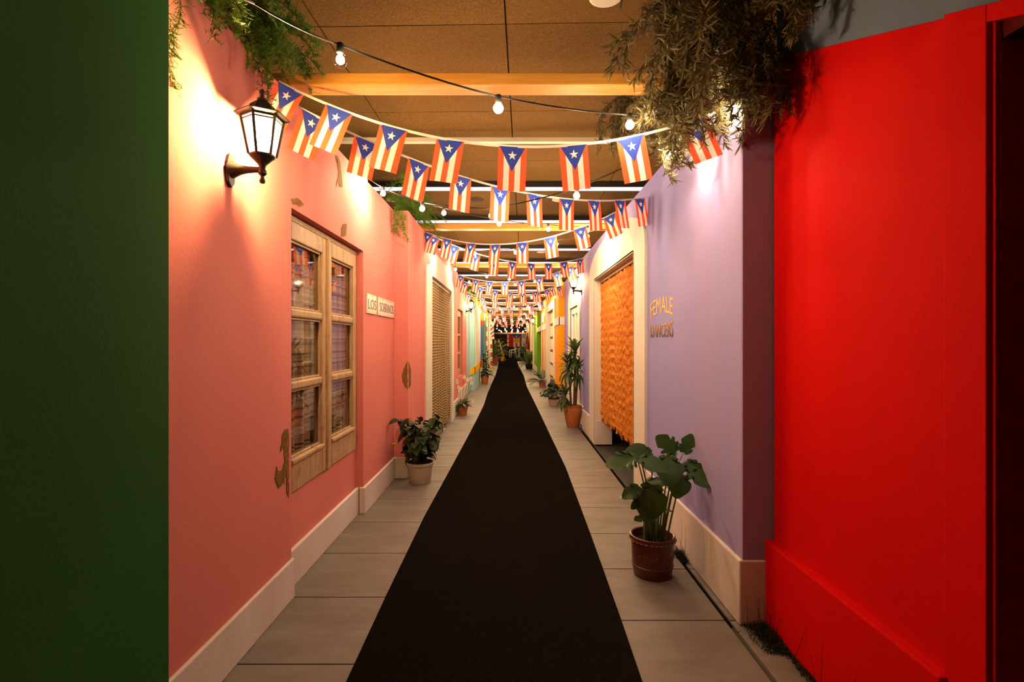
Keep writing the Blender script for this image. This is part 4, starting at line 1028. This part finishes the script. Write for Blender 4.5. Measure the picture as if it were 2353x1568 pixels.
# 7. small palm, 8. dark pot plant
def frond_mesh(L, mat, nl=12, bend=1.0, ll=.13, lw=.022):
    m = MB(); pts = []; x = z = 0; ang = 0
    for i in range(nl+1):
        pts.append(Vector((x, 0, z))); ang -= bend/nl; x += L/nl*math.cos(ang); z += L/nl*math.sin(ang)
    m.tube(pts, [.005*(1-.7*i/nl) for i in range(nl+1)], 4)
    for i in range(3, nl+1):
        for s in (-1, 1):
            vs, fs = leaf_geo(ll*(1-.4*abs(i/nl-.55)*1.5), lw, 2, .5, .2)
            mm = frame(pts[i], (.75, s*.75, -.05), (0, 0, 1)); m.add([mm @ Vector(q) for q in vs], fs)
    me = m.mesh('frond', mat); me.shade_smooth(); return me
FR = [frond_mesh(.5, M_lily, bend=b) for b in (.7, 1.3)]
pm7 = pot([(.09, 0), (.11, .15), (.115, .16), (.105, .16), (.08, .02), (0, .02)], M_terra, (.955, 16.2, 0), 'potted_palm', 'small feathery palm in a brown pot by the orange facade', soil=(.10, .14))
for i in range(34):
    a = i*2.4; el = rr.uniform(.35, 1.4)
    if math.cos(a)*math.cos(el) > .25: continue
    link('frond', FR[i % 2], pm7, mat4=frame((0, 0, .14), (math.cos(a)*math.cos(el), math.sin(a)*math.cos(el), math.sin(el)), (0, 0, 1), rr.uniform(.8, 1.1)))
dp = pot([(.16, 0), (.20, .26), (.21, .28), (.19, .28), (.15, .03), (0, .03)], M_blackmetal, (.88, 26.4, 0), 'potted_shrub', 'mixed shrub in a black pot below the lime wall', soil=(.18, .25))
for i in range(40):
    a = i*2.4; el = rr.uniform(.2, 1.4)
    if math.cos(a)*math.cos(el) > .2: continue
    link('frond', FR[i % 2], dp, mat4=frame((0, 0, .25), (math.cos(a)*math.cos(el), math.sin(a)*math.cos(el), math.sin(el)), (0, 0, 1), rr.uniform(1, 1.6)))
for i in range(8):
    a = i*2.4; link('leaf', LD[0], dp, mat4=frame((.05, 0, .25), (math.cos(a)*.2-.05, math.sin(a)*.2, 1), (0, -1, .1), 2.2))
# far plants
FB = [frond_mesh(1.1, M_ldrac, 14, b, .32, .045) for b in (.6, 1.2)]
for x, y, h1, n_, lab in ((-1.05, 31.5, 1.5, 26, 'tall green palm in a terracotta pot past the barber shop'), (-1.6, 35.5, 1.7, 24, 'bushy palm behind the step ladder'), (-1.35, 40.5, 1.8, 24, 'far palm against the dark end wall'), (1.15, 38.2, 1.1, 20, 'broad leafy plant beside the white table'), (1.5, 42.0, 1.6, 18, 'far leafy plant right of the flag banner')):
    t = pot(tpot(.22, .4), M_terra, (x, y, .004 if y > 36.6 else 0), 'potted_palm', lab, soil=(.19, .36))
    MB().tube([(0, 0, .36), (0, 0, h1*.6)], [.03, .02], 6).build('stem', M_bark, t)
    for i in range(n_):
        a = i*2.4; el = rr.uniform(.1, 1.4); link('frond', FB[i % 2], t, mat4=frame((0, 0, .36+(h1*.6-.36)*i/n_), (math.cos(a)*math.cos(el), math.sin(a)*math.cos(el), math.sin(el)), (0, 0, 1), rr.uniform(.7, 1)))
# asparagus fern sprigs
def fern_sprig(seed, L=.42, mat=None):
    rr_ = random.Random(seed); m = MB(); n = 16; p = Vector((0, 0, 0)); ang = .25; pts = []
    for i in range(n+1):
        pts.append(p.copy()); ang -= 1.75/n*rr_.uniform(.6, 1.4); p = p+Vector((math.cos(ang), rr_.uniform(-.12, .12), math.sin(ang)))*(L/n)
    m.tube(pts, [.0028*(1-.7*i/n) for i in range(n+1)], 4)
    for i in range(2, n+1):
        for b in range(4):
            a = rr_.uniform(0, 2*PI); bd = Vector((.55, math.cos(a), math.sin(a)*.7)).normalized(); bl = rr_.uniform(.04, .085)*(1.1-.5*i/n)
            q = pts[i]; e = q+bd*bl-Vector((0, 0, .012))
            m.tube([q, e], .0011, 3, cap=False)
            for c in range(9):
                t = (c+1)/9; o = q.lerp(e, t); aa = rr_.uniform(0, 2*PI); nd = (bd*.6+Vector((rr_.uniform(-1, 1), rr_.uniform(-1, 1), rr_.uniform(-.6, 1)))).normalized()*rr_.uniform(.012, .024)
                sd = nd.cross(Vector((.3, .2, .9))).normalized()*.0026
                m.add([o-sd, o+sd, o+nd], [(0, 1, 2)])
    return m.mesh('fern_sprig', mat or M_fern)
FS = [fern_sprig(i) for i in range(5)]
def hanging_fern(loc, label, spots, s0=1.0):
    t = thing('trailing_fern', label, 'fern', loc, group='ferns trailing over the pink wall')
    MB().lathe([(.05, 0), (.09, .02), (.09, .05), (.05, .06)], 10).build('root_clump', M_soil, t, smooth=True)
    for (p, d, s) in spots:
        link('fern_sprig', FS[rr.randrange(5)], t, mat4=frame(Vector(p)-Vector(loc), d, (0, 0, 1), s*s0))
    return t
spots = []
for i in range(85):
    y = rr.uniform(1.62, 2.60); spots.append(((-1.30+rr.uniform(-.05, .09), y, ZT+rr.uniform(.0, .12)), (rr.uniform(.25, 1), rr.uniform(-.6, .8), rr.uniform(-.25, .7)), rr.uniform(.55, 1.05)))
for i in range(12): spots.append(((-1.22, rr.uniform(1.6, 1.85), ZT-rr.uniform(-.02, .35)), (rr.uniform(.0, .35), rr.uniform(-.3, .3), -.5), rr.uniform(.5, .8)))
hanging_fern((-1.36, 2.1, ZT), 'green asparagus fern spilling over the pink wall above the large lantern', spots)
spots = []
for i in range(40):
    y = rr.uniform(5.2, 6.3); spots.append(((-1.22+rr.uniform(-.1, .12), y, ZT+rr.uniform(.0, .16)), (rr.uniform(-.2, 1), rr.uniform(-.7, .6), rr.uniform(-.1, 1)), rr.uniform(.55, 1.0)))
for i in range(6): spots.append(((-1.24+rr.uniform(0, .15), 5.36+rr.uniform(-.10, .0), ZT+rr.uniform(-.06, .04)), (rr.uniform(-.15, .5), -.3, -.5), rr.uniform(.45, .85)))
hanging_fern((-1.3, 5.6, ZT), 'second trailing fern over the pink wall corner above the plaques', spots)
spots = []
for i in range(24): spots.append(((-1.26+rr.uniform(-.05, .05), rr.uniform(14.1, 15.0), 2.83+rr.uniform(-.2, .1)), (rr.uniform(-.2, 1), rr.uniform(-1, .4), rr.uniform(-.6, .8)), rr.uniform(.7, 1.1)))
hanging_fern((-1.4, 14.5, 2.82), 'small distant fern above the left lantern', spots)
# dry willow foliage over the lavender wall
def willow_sprig(seed, L=.55):
    rr_ = random.Random(seed); m = MB(); n = 14; p = Vector((0, 0, 0)); ang = rr_.uniform(-.1, .3); pts = []
    for i in range(n+1):
        pts.append(p.copy()); ang -= 1.7/n*rr_.uniform(.5, 1.5); p = p+Vector((math.cos(ang), rr_.uniform(-.15, .15), math.sin(ang)))*(L/n)
    m.tube(pts, [.004*(1-.7*i/n) for i in range(n+1)], 4)
    for i in range(2, n+1):
        for b in range(7 if i < n else 10):
            vs, fs = leaf_geo(rr_.uniform(.065, .12), rr_.uniform(.010, .015), 4, rr_.uniform(-1.2, 1.9), .3)
            a = rr_.uniform(0, 2*PI); tg = (pts[i]-pts[i-1]).normalized()
            d = tg*.35+Vector((rr_.uniform(-.8, .8), math.cos(a)*.9, math.sin(a)*.7-.3))
            mm = frame(pts[i].lerp(pts[i-1], rr_.random()), d, (rr_.uniform(-1, 1), rr_.uniform(-1, 1), 1)); m.add([mm @ Vector(q) for q in vs], fs)
    me = m.mesh('leafy_branch', M_dry); me.shade_smooth(); return me
WS = [willow_sprig(i+40) for i in range(7)]
tw = thing('hanging_tree', 'dry narrow-leaved tree foliage drooping over the lavender wall top', 'tree', (1.50, 2.9, ZT))
tb_ = Vector(tw.location)
def limb(ps, r0):
    ps = [Vector(p)-tb_ for p in ps]; MB().tube(ps, [r0*(1-.6*i/(len(ps)-1)) for i in range(len(ps))], 7).build('limb', M_bark, tw, smooth=True)
limb([(1.50, 2.9, ZT), (1.42, 2.85, 3.05), (1.25, 2.75, 3.2), (1.0, 2.78, 3.18), (.86, 2.85, 3.08)], .03)
limb([(1.47, 2.88, 2.9), (1.3, 2.75, 3.0), (1.18, 2.66, 2.98), (1.10, 2.62, 2.85)], .02)
limb([(1.50, 2.9, 2.95), (1.4, 2.4, 3.25), (1.28, 2.1, 3.4)], .018)
limb([(1.44, 2.80, 2.90), (1.36, 2.55, 2.93), (1.31, 2.30, 3.10), (1.30, 2.05, 3.28)], .014)
limb([(1.42, 2.80, 2.88), (1.335, 2.58, 2.86), (1.30, 2.40, 3.02), (1.29, 2.2, 3.22)], .010)
limb([(1.46, 2.9, 2.95), (1.3, 3.2, 3.0), (1.05, 3.45, 2.95), (.85, 3.55, 2.85)], .018)
def sprig(x, y, d, dv, s):
    link('leafy_branch', WS[rr.randrange(7)], tw, mat4=frame(W(x, y, d)-tb_, dv, (0, 0, 1), s))
for i in range(95):      # main mass, hanging from above
    x = rr.uniform(1530, 1740); y = rr.uniform(-120, 150); sprig(x, y, rr.uniform(2.45, 2.85), (rr.uniform(-.6, .45), rr.uniform(-.6, .6), rr.uniform(-.7, .3)), rr.uniform(.5, .95))
for i in range(55):
    x = rr.uniform(1540, 1740); y = rr.uniform(100, 215); sprig(x, y, rr.uniform(2.5, 2.85), (rr.uniform(-.8, .6), rr.uniform(-.6, .5), rr.uniform(-.6, .2)), rr.uniform(.4, .68))
for i in range(34):      # right edge over the red wall corner
    x = rr.uniform(1690, 1755); y = rr.uniform(90, 170); sprig(x, y, rr.uniform(2.35, 2.55), (rr.uniform(.0, .7), rr.uniform(-.6, .3), rr.uniform(-.7, .1)), rr.uniform(.35, .55))
for i in range(46):      # deeper drape beside the garland
    x = rr.uniform(1470, 1640); y = rr.uniform(190, 275); sprig(x, y, rr.uniform(2.85, 3.3), (rr.uniform(-.6, .3), rr.uniform(-.5, .5), rr.uniform(-.7, .3)), rr.uniform(.45, .75))
for i in range(24):      # thin tips to the left
    x = rr.uniform(1430, 1520); y = rr.uniform(205, 300); sprig(x, y, rr.uniform(3.3, 3.7), (-1, rr.uniform(-.4, .4), rr.uniform(-.4, .3)), rr.uniform(.4, .7))
for i in range(10):
    x = rr.uniform(1740, 1790); sprig(x, -40, rr.uniform(2.1, 2.4), (rr.uniform(.1, .8), rr.uniform(-.5, .2), rr.uniform(-.3, .5)), rr.uniform(.4, .6))
# grass and weeds at the foot of the walls
M_grass = leafmat('dark_weed', (.006, .007, .004), (.018, .018, .008), .2, .7)
def weeds(loc, label, n, sx, sy, hmax, tall=0):
    m = MB()
    for i in range(n):
        x, y = rr.gauss(0, sx), rr.uniform(-sy, sy); hh = rr.uniform(.02, hmax)*max(.3, 1-abs(y/sy)*.5)
        b0 = Vector((x, y, 0)); d = Vector((rr.gauss(0, .5), rr.gauss(0, .5), 1)).normalized(); sd = Vector((rr.uniform(-1, 1), rr.uniform(-1, 1), 0)).normalized()*.0022
        md = b0+d*hh*.6; tp = b0+d*hh+Vector((rr.gauss(0, .02), rr.gauss(0, .02), 0))
        m.add([b0-sd, b0+sd, md+sd*.7, md-sd*.7, tp], [(0, 1, 2, 3), (3, 2, 4)])
    for i in range(tall):
        x, y = rr.gauss(0, sx), rr.uniform(-sy, sy)*.6; hh = rr.uniform(.14, .26); d = Vector((rr.gauss(0, .12), rr.gauss(0, .12), 1)); sd = Vector((.0016, 0, 0)); b0 = Vector((x, y, 0))
        m.tube([b0, b0+d*hh*.5, b0+d*hh+Vector((rr.uniform(-.02, .02), 0, 0))], [.0014, .0011, .0005], 3)
    o = m.build('weed_tuft', M_grass); o.location = loc; tag(o, label, 'weeds', 'weeds at the wall foot', 'stuff'); return o
weeds((1.25, 2.50, .0), 'dark scrubby weeds in the corner between cream and red baseboards', 900, .035, .14, .07, 12)
weeds((1.275, 2.05, .0), 'dark line of weeds along the foot of the red wall', 900, .012, .5, .035, 8)
weeds((1.13, 3.42, .0), 'dark weed tuft at the lavender wall foot behind the monstera', 260, .012, .09, .09, 3)
